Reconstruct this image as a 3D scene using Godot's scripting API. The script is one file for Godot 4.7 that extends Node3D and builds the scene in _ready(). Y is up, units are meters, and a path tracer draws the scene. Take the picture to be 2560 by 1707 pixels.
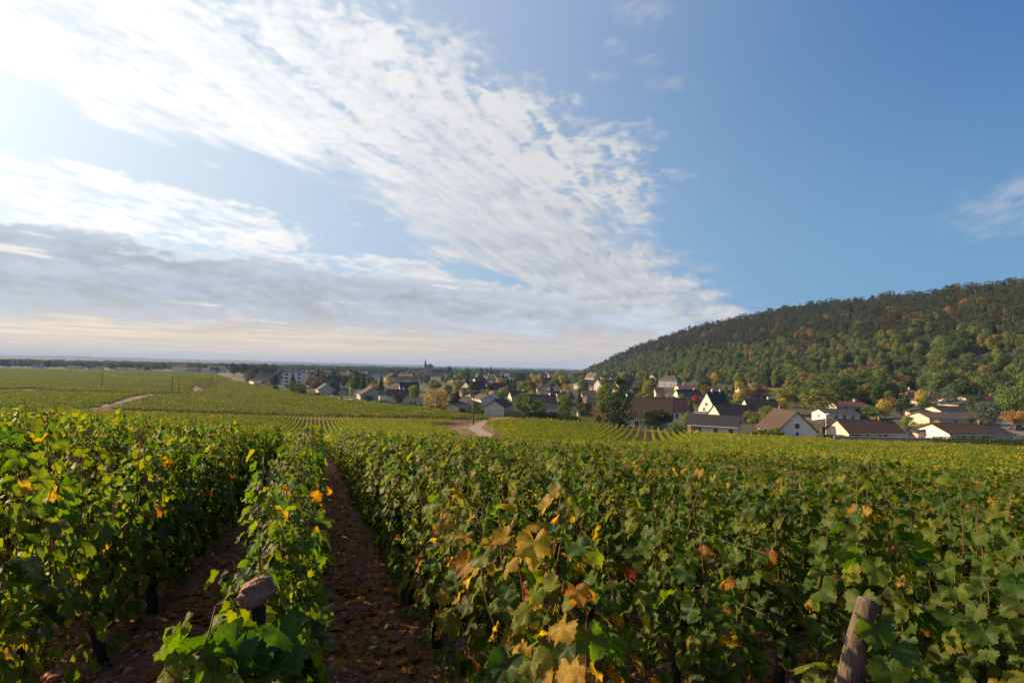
extends Node3D
# A vineyard on a slope above a small town, a wooded hill on the right, low sun from the left.

const SUN_AZ := -73.0
const SUN_EL := 22.0
const SKY_LEVEL := 0.475   # the picture is exposed 2.1 times brighter
const ROW_DX := -0.3206
const ROW_DW := 0.9472

var rng := RandomNumberGenerator.new()
var taken := {}
var mat := {}
var bump_noise := FastNoiseLite.new()


# ---------------------------------------------------------------- mesh collector
class Mb:
	var v := PackedVector3Array()
	var n := PackedVector3Array()
	var c := PackedColorArray()
	var t := PackedVector2Array()
	var ix := PackedInt32Array()

	func vert(p: Vector3, col := Color.WHITE, uv := Vector2.ZERO, nn := Vector3.ZERO) -> int:
		v.append(p)
		c.append(col)
		t.append(uv)
		if nn != Vector3.ZERO:
			n.append(nn)
		return v.size() - 1

	func face(a: int, b: int, d: int) -> void:
		ix.append(a)
		ix.append(b)
		ix.append(d)

	func tri(a: Vector3, b: Vector3, d: Vector3, col := Color.WHITE) -> void:
		var i := vert(a, col)
		vert(b, col)
		vert(d, col)
		face(i, i + 1, i + 2)

	func quad(a: Vector3, b: Vector3, d: Vector3, e: Vector3, col := Color.WHITE) -> void:
		var i := vert(a, col, Vector2(0, 1))
		vert(b, col, Vector2(0, 0))
		vert(d, col, Vector2(1, 0))
		vert(e, col, Vector2(1, 1))
		face(i, i + 1, i + 2)
		face(i, i + 2, i + 3)

	func box(o: Vector3, s: Vector3, col := Color.WHITE, b := Basis()) -> void:
		var x := b.x * s.x * 0.5
		var y := b.y * s.y * 0.5
		var z := b.z * s.z * 0.5
		quad(o - x - y + z, o - x + y + z, o + x + y + z, o + x - y + z, col)
		quad(o + x - y - z, o + x + y - z, o - x + y - z, o - x - y - z, col)
		quad(o + x - y + z, o + x + y + z, o + x + y - z, o + x - y - z, col)
		quad(o - x - y - z, o - x + y - z, o - x + y + z, o - x - y + z, col)
		quad(o - x + y + z, o - x + y - z, o + x + y - z, o + x + y + z, col)
		quad(o - x - y - z, o - x - y + z, o + x - y + z, o + x - y - z, col)

	func tube(path: Array, radii: Array, sides: int, col := Color.WHITE, cap := true) -> void:
		var first := v.size()
		var side := Vector3.RIGHT
		for k in path.size():
			var along: Vector3 = (path[mini(k + 1, path.size() - 1)] - path[maxi(k - 1, 0)]).normalized()
			side = (side - along * side.dot(along))
			if side.length() < 0.01:
				side = along.cross(Vector3(0.3, 0.5, 0.8))
			side = side.normalized()
			var other := along.cross(side)
			for j in sides:
				var a := TAU * j / sides
				var d := side * cos(a) + other * sin(a)
				vert(path[k] + d * radii[k], col, Vector2(float(j) / sides, float(k)), d)
		for k in path.size() - 1:
			for j in sides:
				var a := first + k * sides + j
				var b := first + k * sides + (j + 1) % sides
				face(a, a + sides, b)
				face(b, a + sides, b + sides)
		if cap:
			var last := path.size() - 1
			var up: Vector3 = (path[last] - path[last - 1]).normalized()
			var top := vert(path[last] + up * radii[last] * 0.25, col, Vector2.ZERO, up)
			for j in sides:
				face(first + last * sides + j, top, first + last * sides + (j + 1) % sides)

	func mesh(material: Material, onto: ArrayMesh = null) -> ArrayMesh:
		var m := onto if onto else ArrayMesh.new()
		var a := []
		a.resize(Mesh.ARRAY_MAX)
		a[Mesh.ARRAY_VERTEX] = v
		if n.size() == v.size():
			a[Mesh.ARRAY_NORMAL] = n
		a[Mesh.ARRAY_COLOR] = c
		a[Mesh.ARRAY_TEX_UV] = t
		a[Mesh.ARRAY_INDEX] = ix
		m.add_surface_from_arrays(Mesh.PRIMITIVE_TRIANGLES, a)
		m.surface_set_material(m.get_surface_count() - 1, material)
		return m

	func smooth() -> void:
		n.resize(v.size())
		n.fill(Vector3.ZERO)
		for k in range(0, ix.size(), 3):
			var f := (v[ix[k + 2]] - v[ix[k]]).cross(v[ix[k + 1]] - v[ix[k]])
			for j in 3:
				n[ix[k + j]] += f
		for k in n.size():
			n[k] = (n[k] * 1e4).normalized() if n[k].length() > 1e-9 else Vector3.UP


# ---------------------------------------------------------------- naming
func numbered(called: String) -> String:
	if not taken.has(called):
		taken[called] = 0
		return called
	taken[called] += 1
	return "%s_%03d" % [called, taken[called]]


func tag(o: Node, label := "", category := "", group := "", kind := "") -> Node:
	if label:
		o.set_meta("label", label)
	if category:
		o.set_meta("category", category)
	if group:
		o.set_meta("group", group)
	if kind:
		o.set_meta("kind", kind)
	return o


func thing(called: String, label: String, category: String, at: Vector3, turn := 0.0, group := "") -> Node3D:
	var o := Node3D.new()
	o.name = numbered(called)
	add_child(o)
	o.position = at
	o.rotation.y = turn
	tag(o, label, category, group)
	return o


func part(called: String, m: Mesh, under: Node, at := Transform3D()) -> MeshInstance3D:
	var o := MeshInstance3D.new()
	o.mesh = m
	o.transform = at
	o.name = numbered(called) if under == self else called
	under.add_child(o, true)
	return o


func many(called: String, m: Mesh, places: Array, tints: Array = []) -> MultiMeshInstance3D:
	var mm := MultiMesh.new()
	mm.transform_format = MultiMesh.TRANSFORM_3D
	mm.use_colors = tints.size() > 0
	mm.mesh = m
	mm.instance_count = places.size()
	for k in places.size():
		mm.set_instance_transform(k, places[k])
		if tints.size() > 0:
			mm.set_instance_color(k, tints[k])
	var o := MultiMeshInstance3D.new()
	o.multimesh = mm
	o.name = numbered(called)
	add_child(o)
	o.set_meta("kind", "stuff")
	return o


func lin(r: float, g: float, b: float) -> Color:
	return Color(r, g, b).linear_to_srgb()


# ---------------------------------------------------------------- the lie of the land
const FOOT := [[-400, 330], [0, 280], [170, 235], [230, 215], [290, 200], [350, 172], [560, 165], [900, 150], [1080, 125], [1300, 125]]
const RIDGE := [[-400, 520], [0, 470], [230, 420], [430, 387], [650, 330], [850, 280], [1000, 226], [1080, 167], [1300, 160]]
const CREST := [[-400, 65], [430, 65], [650, 70], [850, 61], [1000, 36], [1080, 0], [1180, -17], [1300, -17]]


func along_line(line: Array, w: float) -> float:
	if w <= line[0][0]:
		return line[0][1]
	for k in range(1, line.size()):
		if w <= line[k][0]:
			return lerpf(line[k - 1][1], line[k][1], (w - line[k - 1][0]) / (line[k][0] - line[k - 1][0]))
	return line[line.size() - 1][1]


func height(x: float, w: float) -> float:   # w: metres ahead of the camera, which stands at the origin
	var w2 := clampf(w, 60.0, 200.0)
	var y := -(1.5 + 0.12 * clampf(w, -40.0, 60.0) + 0.12 * (w2 - 60.0) - 0.12 * (w2 - 60.0) ** 2 / 280.0)
	y -= 0.05 * x * exp(-(x * x + w * w) / 1225.0)
	if x > -60.0:
		var f := along_line(FOOT, w)
		if x > f - 180.0:
			y += 9.0 * (1.0 - smoothstep(900.0, 1150.0, w)) * smoothstep(f - 180.0, f, x)
			if x > f:
				var r := along_line(RIDGE, w)
				var k := (x - f) / (r - f)
				var s := 1.0 if k > 1.0 else 1.2 * k - 0.2 * k * k
				y += (along_line(CREST, w) - y) * s
				y += bump_noise.get_noise_2d(x * 0.12, w * 0.12) * 5.0 * minf(1.0, k * 3.0)
	return y


func on(x: float, w: float, up := 0.0) -> Vector3:
	return Vector3(x, height(x, w) + up, -w)


func in_poly(poly: PackedVector2Array, x: float, w: float) -> bool:
	return Geometry2D.is_point_in_polygon(Vector2(x, w), poly)


# ---------------------------------------------------------------- sky
var sky_n := []


func edge(line: Array, p: float) -> float:
	return along_line(line, p)


const BAND_RIGHT := [[-6.0, -1.6], [0.0, -1.1], [1.3, -0.78], [1.6, -0.76], [2.0, -0.5], [2.5, -0.38], [4.2, -0.42], [5.8, -0.15], [9.0, 0.6], [16.0, 1.6], [30.0, 3.0]]
const BAND_LEFT := [[-6.0, -3.4], [0.0, -2.5], [0.9, -2.28], [1.7, -2.2], [2.0, -1.9], [2.4, -1.72], [3.5, -2.06], [4.2, -2.25], [5.0, -1.95], [6.4, -1.9], [8.0, -2.6], [30.0, -6.0]]
const BANK_TOP := [[-6.0, -5.0], [0.0, -3.6], [1.5, -3.05], [1.8, -2.9], [2.9, -2.7], [3.8, -3.1], [4.2, -2.65], [4.6, -2.42], [5.5, -2.25], [6.4, -1.9], [8.0, -0.9], [12.0, 0.5], [30.0, 3.2]]
const BELLY := [[-6.0, -6.4], [0.0, -5.2], [2.4, -4.6], [3.1, -4.25], [4.5, -3.75], [5.5, -2.9], [7.0, -1.9], [9.0, -0.6], [16.0, 1.2], [30.0, 3.0]]


func sky_color(az: float, el: float, fine: bool) -> Color:
	var ce := cos(el)
	var d := Vector3(sin(az) * ce, sin(el), -cos(az) * ce)
	var sa := deg_to_rad(SUN_AZ)
	var se := deg_to_rad(SUN_EL)
	var s := d.dot(Vector3(sin(sa) * cos(se), sin(se), -cos(sa) * cos(se)))
	var eld := rad_to_deg(el)
	var g := pow(clampf((s + 0.35) / 1.35, 0.0, 1.0), 1.75)
	var hi := smoothstep(4.0, 34.0, eld)
	var c := Vector3(lerpf(0.178, 0.038, hi), lerpf(0.372, 0.165, hi), lerpf(0.60, 0.425, hi))
	c = c.lerp(Vector3(0.83, 0.93, 1.02), g)
	c += Vector3(1.0, 0.96, 0.9) * (0.62 * pow(maxf(s, 0.0), 9.0) + 1.0 * pow(maxf(s, 0.0), 60.0))
	if eld < -1.0:
		return Color(0.22, 0.2, 0.18)
	var up := maxf(d.y, 0.0) + 0.012
	var px := d.x / up
	var pw := -d.z / up
	var p := px * 0.342 + pw * 0.9397
	var q := px * 0.9397 - pw * 0.342
	var r := sqrt(px * px + pw * pw)
	var n1: float = sky_n[0].get_noise_2d(p * 0.7, q * 1.1)        # large
	var n2: float = sky_n[1].get_noise_2d(p * 2.2, q * 3.4)        # middle
	var n3 := 0.0
	if fine:
		n3 = 0.75 * sky_n[2].get_noise_2d(px * 7.0 + n2 * 0.6, pw * 7.0) * (1.0 - 0.85 * smoothstep(2.2, 4.2, r))
		n3 += 0.65 * sky_n[2].get_noise_2d(px * 17.0 + 31.0, pw * 17.0 + n2) * (1.0 - smoothstep(2.0, 4.5, r))
	var st: float = sky_n[3].get_noise_2d(p * 0.55, q * 5.5 + n1 * 0.8)   # streaks down the wind
	var ad := rad_to_deg(az)
	var far := smoothstep(2.6, 5.0, r)
	var soft: float = sky_n[1].get_noise_2d(ad * 0.11 + 5.0, (eld + ad * 0.03) * 0.36)
	soft += 0.5 * sky_n[1].get_noise_2d(ad * 0.42 + 55.0, (eld + ad * 0.05) * 1.1)
	n2 = lerpf(n2, soft * 0.8, far)
	var rib: float = sky_n[3].get_noise_2d(p * 1.3 + 7.0, q * 12.0 + n1) * (1.0 - 0.7 * smoothstep(4.0, 9.0, r)) if fine else 0.0
	var w := 0.22 + 0.1 * absf(p)
	var white := Vector3(0.73, 0.725, 0.735).lerp(Vector3(1.06, 1.06, 1.06), smoothstep(0.25, 0.8, g))
	white += Vector3(1.0, 0.97, 0.92) * 0.35 * pow(maxf(s, 0.0), 5.0)
	var grey := Vector3(0.47, 0.51, 0.58).lerp(Vector3(0.86, 0.9, 0.96), smoothstep(0.2, 0.8, g))
	# the long band of mackerel cloud
	var dr := edge(BAND_RIGHT, p) - q + w * (0.55 * n1 + 0.45 * n2 + 0.3 * n3)
	var dl := q - edge(BAND_LEFT, p) + w * (0.35 * n1 + 0.5 * n2 + 0.5 * st)
	var m := smoothstep(-0.35, 0.55, dr / w) * smoothstep(-0.35, 0.5, dl / w)
	if m > 0.0:
		var near_right := 1.0 - smoothstep(0.1, 1.5, dr / w)
		var tex: float = 0.57 + 0.68 * n3 + 0.4 * n2 + 0.25 * n1 + 0.25 * smoothstep(-0.5, -1.4, q)
		var gap := 0.62 * smoothstep(0.05, 0.5, sky_n[3].get_noise_2d(p * 0.8 + 40.0, q * 3.0)) * (1.0 - smoothstep(2.3, 3.6, p))
		var lo := lerpf(-0.5, -0.08, near_right) + gap * 1.1
		var a := m * smoothstep(lo, lo + 0.95, tex + 0.3 * rib + 0.45 * st * (1.0 - smoothstep(2.0, 4.0, p)))
		var light := clampf(0.66 + 0.5 * n3 + 0.55 * n2 - 0.25 * smoothstep(2.6, 5.0, p) + 0.4 * n1 + 0.35 * st + 0.45 * rib, 0.0, 1.0)
		c = c.lerp(grey.lerp(white, light), clampf(a, 0.0, 1.0) * 0.96)
	# the lower bank: bright and broken above, a grey belly below
	var db: float = edge(BANK_TOP, p) - q + w * (0.45 * n1 + 0.6 * n2 + 0.35 * sky_n[1].get_noise_2d(ad * 0.5, eld * 0.9 + 7.0))
	var mb := smoothstep(-0.05, 0.35, db / w) * smoothstep(-0.5, 0.5, (edge(BAND_RIGHT, p) - q) / w)
	if mb > 0.0:
		var tb: float = 0.5 + 0.6 * n2 + 0.4 * sky_n[1].get_noise_2d(p * 3.1 + 17.0, q * 6.5) + 0.25 * n3
		var deep := smoothstep(-0.5, 0.75, (edge(BELLY, p) - q + w * (0.7 * n1 + 0.7 * n2 + 0.8 * soft)) / w)
		var rim := 1.0 - smoothstep(0.2, 0.9, db / w)
		var a := mb * lerpf(smoothstep(0.1, 0.75, tb + rim * 0.15), 0.985, deep)
		var belly := Vector3(0.37, 0.41, 0.475).lerp(Vector3(0.42, 0.455, 0.53), smoothstep(-0.6, 0.4, az))
		belly *= 1.32 + 0.38 * soft + 0.12 * n1 + 0.3 * pow(maxf(s, 0.0), 6.0)
		var crack: float = sky_n[3].get_noise_2d(ad * 0.045 + 3.0, (eld + ad * 0.04) * 0.9) + 0.3 * soft
		belly = belly.lerp(Vector3(1.0, 0.93, 0.82), 0.85 * smoothstep(0.40, 0.68, crack) * (1.0 - smoothstep(-0.2, 0.25, az)))
		belly = belly.lerp(Vector3(0.80, 0.70, 0.58), 0.3 * smoothstep(6.5, 3.0, eld + soft) * smoothstep(0.3, -0.5, az))
		var top := grey.lerp(white, clampf(0.7 + 0.6 * n2, 0.0, 1.0))
		c = c.lerp(top.lerp(belly, deep), clampf(a, 0.0, 1.0))
	# thin wisps off the band
	for b in [[12.5, 32.5, 3.2, 1.3, 0.6], [9.8, 30.0, 1.3, 0.8, 0.5], [8.5, 27.6, 2.0, 0.6, 0.5], [15.5, 26.5, 2.6, 0.7, 0.5], [13.2, 28.6, 1.6, 0.6, 0.4], [42.5, 13.6, 5.0, 1.7, 0.75], [41.0, 11.4, 3.6, 0.7, 0.5], [-28.5, 17.2, 0.7, 0.35, 0.8], [-16.0, 13.6, 1.0, 0.3, 0.7], [-12.6, 14.2, 0.9, 0.25, 0.5]]:
		var ux: float = (rad_to_deg(az) - b[0]) / b[2]
		var uy: float = (eld - b[1] + (0.35 * ux * b[3] if b[0] < 30.0 else -0.5 * ux * b[3])) / b[3]
		var k := exp(-(ux * ux + uy * uy))
		if k > 0.03:
			var f: float = 0.5 + 0.8 * sky_n[1].get_noise_2d(ad * 0.35, eld * 0.8 - ad * 0.2)
			c = c.lerp(grey.lerp(white, 0.35), 0.62 * b[4] * smoothstep(0.1, 1.0, k * 1.2 * f + k * 0.2))
	# warm clear strip and thin layers above the horizon
	var low := 1.0 - smoothstep(2.3, 4.2, eld + 0.9 * n1 + 1.0 * soft)
	if low > 0.0:
		var side := smoothstep(-0.75, 0.3, az)
		var warm := Vector3(1.0, 0.84, 0.63).lerp(Vector3(0.70, 0.62, 0.55), side)
		var dull := Vector3(0.66, 0.59, 0.50).lerp(Vector3(0.54, 0.52, 0.50), side)
		var lay: float = 0.5 + 0.5 * sky_n[3].get_noise_2d(az * 2.6, eld * 5.5) + 0.3 * sky_n[3].get_noise_2d(az * 7.0 + 9.0, eld * 13.0)
		var f := smoothstep(0.25, 0.75, lay) * smoothstep(0.3, 1.9, eld)
		c = c.lerp(dull.lerp(warm, 0.25 + 0.75 * f), low)
	return Color(c.x, c.y, c.z) * SKY_LEVEL


func make_sky() -> PanoramaSkyMaterial:
	for k in 4:
		var f := FastNoiseLite.new()
		f.seed = 11 + k * 7
		f.noise_type = FastNoiseLite.TYPE_SIMPLEX_SMOOTH
		f.frequency = 1.0
		f.fractal_octaves = [4, 5, 3, 4][k]
		f.fractal_gain = [0.5, 0.55, 0.5, 0.55][k]
		sky_n.append(f)
	var size := Vector2i(4096, 2048)
	var im := Image.create(512, 256, false, Image.FORMAT_RGBF)
	for y in 256:
		for x in 512:
			im.set_pixel(x, y, sky_color(TAU * (x + 0.5) / 512.0 - (TAU if x >= 256 else 0.0), PI * (0.5 - (y + 0.5) / 256.0), false))
	im.resize(size.x, size.y, Image.INTERPOLATE_BILINEAR)
	var x1 := int(50.0 / 360.0 * size.x)
	for y in range(int((90.0 - 42.0) / 180.0 * size.y), int(90.8 / 180.0 * size.y)):
		for x in range(-x1, x1):
			im.set_pixel(posmod(x, size.x), y, sky_color(TAU * (x + 0.5) / size.x, PI * (0.5 - (y + 0.5) / size.y), true))
	var sky := PanoramaSkyMaterial.new()
	sky.panorama = ImageTexture.create_from_image(im)
	return sky


func _ready() -> void:
	rng.seed = 4711
	bump_noise.seed = 5
	bump_noise.frequency = 0.35
	bump_noise.fractal_octaves = 3
	# camera
	var cam := Camera3D.new()
	cam.name = "camera"
	cam.fov = 62.04
	cam.near = 0.05
	cam.far = 20000.0
	cam.rotation_degrees = Vector3(2.7, 0.0, 1.2)
	add_child(cam)
	# sky and air
	var env := Environment.new()
	env.background_mode = Environment.BG_SKY
	env.sky = Sky.new()
	env.sky.sky_material = make_sky()
	env.tonemap_mode = Environment.TONE_MAPPER_LINEAR
	env.tonemap_exposure = 2.1
	env.sdfgi_enabled = true
	env.ssao_enabled = true
	env.ssil_enabled = true
	env.fog_enabled = true
	env.fog_density = 0.0001
	env.fog_light_color = Color(0.66, 0.79, 1.0)
	var we := WorldEnvironment.new()
	we.name = "environment"
	we.environment = env
	add_child(we)
	# sun
	var sun := DirectionalLight3D.new()
	sun.name = "sun"
	sun.light_color = Color(1.0, 0.87, 0.68)
	sun.light_energy = 1.6
	sun.light_angular_distance = 0.5
	sun.shadow_enabled = true
	sun.rotation_degrees = Vector3(-SUN_EL, 180.0 - SUN_AZ, 0.0)
	add_child(sun)

	make_materials()
	build_ground()
	build_roads()
	build_vines()
	build_fields()
	build_village()
	build_trees()
	build_forest()
	build_poles_and_cars()
	build_foreground()


# ---------------------------------------------------------------- materials
func std(called: String, c: Color, rough := 0.9, vertex := false) -> StandardMaterial3D:
	var m := StandardMaterial3D.new()
	m.resource_name = called
	m.albedo_color = c
	m.roughness = rough
	m.vertex_color_use_as_albedo = vertex
	mat[called] = m
	return m


func noise_tex(freq: float, a: Color, b: Color, octaves := 5, s := 1, as_normal := false) -> NoiseTexture2D:
	var f := FastNoiseLite.new()
	f.seed = s
	f.frequency = freq
	f.fractal_octaves = octaves
	f.fractal_gain = 0.6
	var tx := NoiseTexture2D.new()
	tx.width = 512
	tx.height = 512
	tx.seamless = true
	tx.noise = f
	tx.as_normal_map = as_normal
	if not as_normal:
		var ramp := Gradient.new()
		ramp.set_color(0, a)
		ramp.set_color(1, b)
		tx.color_ramp = ramp
	return tx


func rough_look(m: StandardMaterial3D, scale: float, a: Color, b: Color, relief := 0.0, s := 1, freq := 0.02) -> void:
	m.albedo_texture = noise_tex(freq, a, b, 5, s)
	m.uv1_triplanar = true
	m.uv1_world_triplanar = true
	m.uv1_scale = Vector3.ONE * scale
	if relief > 0.0:
		m.heightmap_enabled = true
		m.heightmap_scale = relief
		m.heightmap_texture = noise_tex(freq, Color.BLACK, Color.WHITE, 5, s)


func leaf_texture() -> Array:
	# veins of a vine leaf: five main ones from the stalk, side veins off each
	var n := 160
	var im := Image.create(n, n, false, Image.FORMAT_RGB8)
	var hm := Image.create(n, n, false, Image.FORMAT_RGB8)
	var seg := []
	for a in [0.0, 0.9, -0.9, 1.95, -1.95]:
		var d := Vector2(sin(a), cos(a))
		seg.append([Vector2.ZERO, d * 0.9, 0.016])
		for k in range(1, 6):
			for s in [-1, 1]:
				var b: float = a + s * 0.75
				var o: Vector2 = d * (0.13 * k)
				seg.append([o, o + Vector2(sin(b), cos(b)) * (0.34 - 0.03 * k), 0.008])
	var f := FastNoiseLite.new()
	f.frequency = 0.05
	for y in n:
		for x in n:
			var p := Vector2((x + 0.5) / n - 0.5, 0.62 - (y + 0.5) / n) * 2.0
			var near := 1.0
			var line := 0.0
			for s in seg:
				var ab: Vector2 = s[1] - s[0]
				var k := clampf((p - s[0]).dot(ab) / ab.length_squared(), 0.0, 1.0)
				var d: float = (p - s[0] - ab * k).length()
				near = minf(near, d)
				line = maxf(line, 1.0 - smoothstep(s[2] * 0.4, s[2] * 1.5, d))
			var g := 0.82 + 0.14 * f.get_noise_2d(x, y) + 0.08 * f.get_noise_2d(x * 4.0, y * 4.0)
			im.set_pixel(x, y, Color(g, g, g).lerp(Color(1.0, 1.0, 0.82), line * 0.12))
			var h := smoothstep(0.0, 0.09, near) * 0.75 + 0.2 * f.get_noise_2d(x * 3.0, y * 3.0)
			hm.set_pixel(x, y, Color(h, h, h))
	return [ImageTexture.create_from_image(im), ImageTexture.create_from_image(hm)]


func make_materials() -> void:
	var lt := leaf_texture()
	var m := std("leaf", Color.WHITE, 0.5, true)
	m.metallic_specular = 0.4
	m.albedo_texture = lt[0]
	m.heightmap_enabled = true
	m.heightmap_texture = lt[1]
	m.heightmap_scale = 0.09
	m.backlight_enabled = true
	m.backlight = Color(1.12, 1.16, 0.42)
	m = std("leaf_small", Color.WHITE, 0.65, true)
	m.metallic_specular = 0.2
	m.backlight_enabled = true
	m.backlight = Color(1.0, 1.03, 0.4)
	m = std("wood", lin(0.07, 0.045, 0.03), 0.95)
	rough_look(m, 9.0, Color(0.45, 0.42, 0.4), Color(1, 1, 1), 0.6, 3)
	m = std("cane", lin(0.16, 0.065, 0.03), 0.7)
	m = std("post", lin(0.22, 0.16, 0.115), 0.9)
	rough_look(m, 3.0, Color(0.35, 0.32, 0.3), Color(1, 1, 1), 0.5, 4, 0.012)
	m.uv1_scale = Vector3(9.0, 1.1, 9.0)
	m = std("dark_post", lin(0.04, 0.03, 0.024), 0.95)
	rough_look(m, 6.0, Color(0.5, 0.5, 0.5), Color(1, 1, 1), 0.5, 5)
	m = std("wire", lin(0.07, 0.07, 0.075), 0.6)
	m = std("stone", lin(0.42, 0.215, 0.15), 0.9)
	rough_look(m, 8.0, Color(0.5, 0.47, 0.46), Color(1, 1, 1), 0.8, 6)
	m = std("ground", Color.WHITE, 1.0, true)
	rough_look(m, 0.7, Color(0.42, 0.38, 0.37), Color(1, 1, 1), 5.0, 7, 0.03)
	m = std("pebble", Color.WHITE, 0.9, true)
	m = std("track", lin(0.30, 0.22, 0.165), 1.0)
	rough_look(m, 0.12, Color(0.75, 0.75, 0.75), Color(1, 1, 1), 0.0, 8)
	m = std("straw_ground", lin(0.30, 0.20, 0.095), 1.0)
	rough_look(m, 0.12, Color(0.65, 0.65, 0.6), Color(1, 1, 1), 0.0, 8)
	m = std("dirt", lin(0.24, 0.145, 0.09), 1.0)
	rough_look(m, 0.12, Color(0.65, 0.65, 0.65), Color(1, 1, 1), 0.0, 8)
	m = std("asphalt", lin(0.12, 0.115, 0.12), 0.95)
	rough_look(m, 0.1, Color(0.8, 0.8, 0.8), Color(1, 1, 1), 0.0, 9)
	m = std("dry_grass", Color.WHITE, 0.9, true)
	m.backlight_enabled = true
	m.backlight = Color(0.6, 0.6, 0.4)
	m = std("lawn", lin(0.075, 0.11, 0.025), 1.0)
	m = std("white_line", lin(0.6, 0.6, 0.58), 0.8)
	# houses
	for w in [["white", 0.82, 0.78, 0.71], ["cream", 0.68, 0.59, 0.45], ["yellow", 0.66, 0.50, 0.27], ["pink", 0.60, 0.42, 0.34], ["greywall", 0.46, 0.45, 0.42], ["dark", 0.08, 0.05, 0.04], ["stonewall", 0.32, 0.27, 0.23]]:
		m = std(w[0], lin(w[1], w[2], w[3]), 0.95)
		rough_look(m, 0.35, Color(0.78, 0.76, 0.73), Color(1, 1, 1), 0.0, 12, 0.015)
	for w in [["slate", 0.045, 0.045, 0.05], ["black", 0.028, 0.028, 0.032], ["brown", 0.105, 0.055, 0.04], ["greybrown", 0.12, 0.095, 0.08], ["redtile", 0.30, 0.085, 0.05], ["redbrown", 0.15, 0.058, 0.045], ["tan", 0.24, 0.145, 0.105], ["orange", 0.42, 0.17, 0.085]]:
		m = std(w[0], lin(w[1], w[2], w[3]), 0.9, true)
		rough_look(m, 0.5, Color(0.5, 0.5, 0.52), Color(1, 1, 1), 0.0, 13, 0.03)
	std("shutter", lin(0.07, 0.028, 0.02), 0.7)
	std("green_paint", lin(0.16, 0.34, 0.25), 0.7)
	std("trim", lin(0.72, 0.72, 0.70), 0.6)
	m = std("glass", lin(0.025, 0.03, 0.035), 0.08)
	m = std("skylight", lin(0.30, 0.36, 0.42), 0.05)
	std("gate", lin(0.05, 0.03, 0.025), 0.6)
	std("brick", lin(0.20, 0.10, 0.075), 0.95)
	std("concrete", lin(0.20, 0.17, 0.15), 0.95)
	std("tar_pole", lin(0.045, 0.035, 0.03), 0.9)
	std("white_paint", lin(0.75, 0.76, 0.78), 0.25)
	std("silver_paint", lin(0.5, 0.52, 0.55), 0.25).metallic = 0.5
	std("blue_paint", lin(0.03, 0.04, 0.06), 0.25)
	std("tyre", lin(0.02, 0.02, 0.02), 0.9)
	std("red_lamp", lin(0.5, 0.03, 0.02), 0.3)
	std("far_hill", lin(0.05, 0.075, 0.05), 1.0)
	std("hedge", Color.WHITE, 0.9, true)
	std("trunk", lin(0.075, 0.055, 0.04), 1.0)
	for w in [["green", 0.105, 0.155, 0.035], ["olivegreen", 0.17, 0.19, 0.04], ["olive", 0.16, 0.15, 0.045], ["yellowgreen", 0.26, 0.27, 0.055], ["yellow", 0.42, 0.36, 0.06], ["gold", 0.42, 0.30, 0.055], ["dark", 0.05, 0.075, 0.028], ["plum", 0.085, 0.028, 0.03], ["brown", 0.20, 0.115, 0.045], ["red", 0.26, 0.045, 0.035], ["orange", 0.30, 0.15, 0.04], ["bluegreen", 0.10, 0.13, 0.095], ["forest", 0.075, 0.105, 0.03], ["pine", 0.045, 0.053, 0.024], ["rust", 0.20, 0.12, 0.045]]:
		m = std("crown_" + w[0], lin(w[1] * 1.3, w[2] * 1.3, w[3] * 1.2), 0.8, true)
		m.metallic_specular = 0.25
		m.backlight_enabled = true
		m.backlight = Color(0.55, 0.58, 0.4)


# ---------------------------------------------------------------- ground and roads
const VILLAGE := [[-12, 205], [-40, 238], [-80, 275], [-140, 352], [-200, 430], [-275, 560], [-450, 900], [-300, 1500], [400, 1500], [150, 900], [165, 560], [172, 350], [215, 240], [225, 100], [88, 100], [82, 128], [52, 140], [38, 158], [12, 198]]
var village_poly := PackedVector2Array()


func poly(a: Array) -> PackedVector2Array:
	var p := PackedVector2Array()
	for e in a:
		p.append(Vector2(e[0], e[1]))
	return p


func ground_color(x: float, w: float) -> Color:
	var r := sqrt(x * x + w * w)
	var k := bump_noise.get_noise_2d(x * 0.3, w * 0.3)
	var soil := Color(0.30, 0.108, 0.05)
	if r > 1100.0:
		return Color(0.12, 0.13, 0.05).lerp(Color(0.07, 0.09, 0.035), 0.5 + k)
	if w > 60.0 and x > along_line(FOOT, w) - 4.0:
		return Color(0.045, 0.05, 0.02)
	if w > 60.0 and in_poly(village_poly, x, w):
		return Color(0.075, 0.10, 0.026).lerp(Color(0.13, 0.10, 0.05), clampf(0.2 + k * 1.3, 0.0, 1.0))
	return soil.lerp(Color(0.23, 0.12, 0.06), clampf(k + 0.2, 0.0, 1.0) * 0.5)


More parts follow.
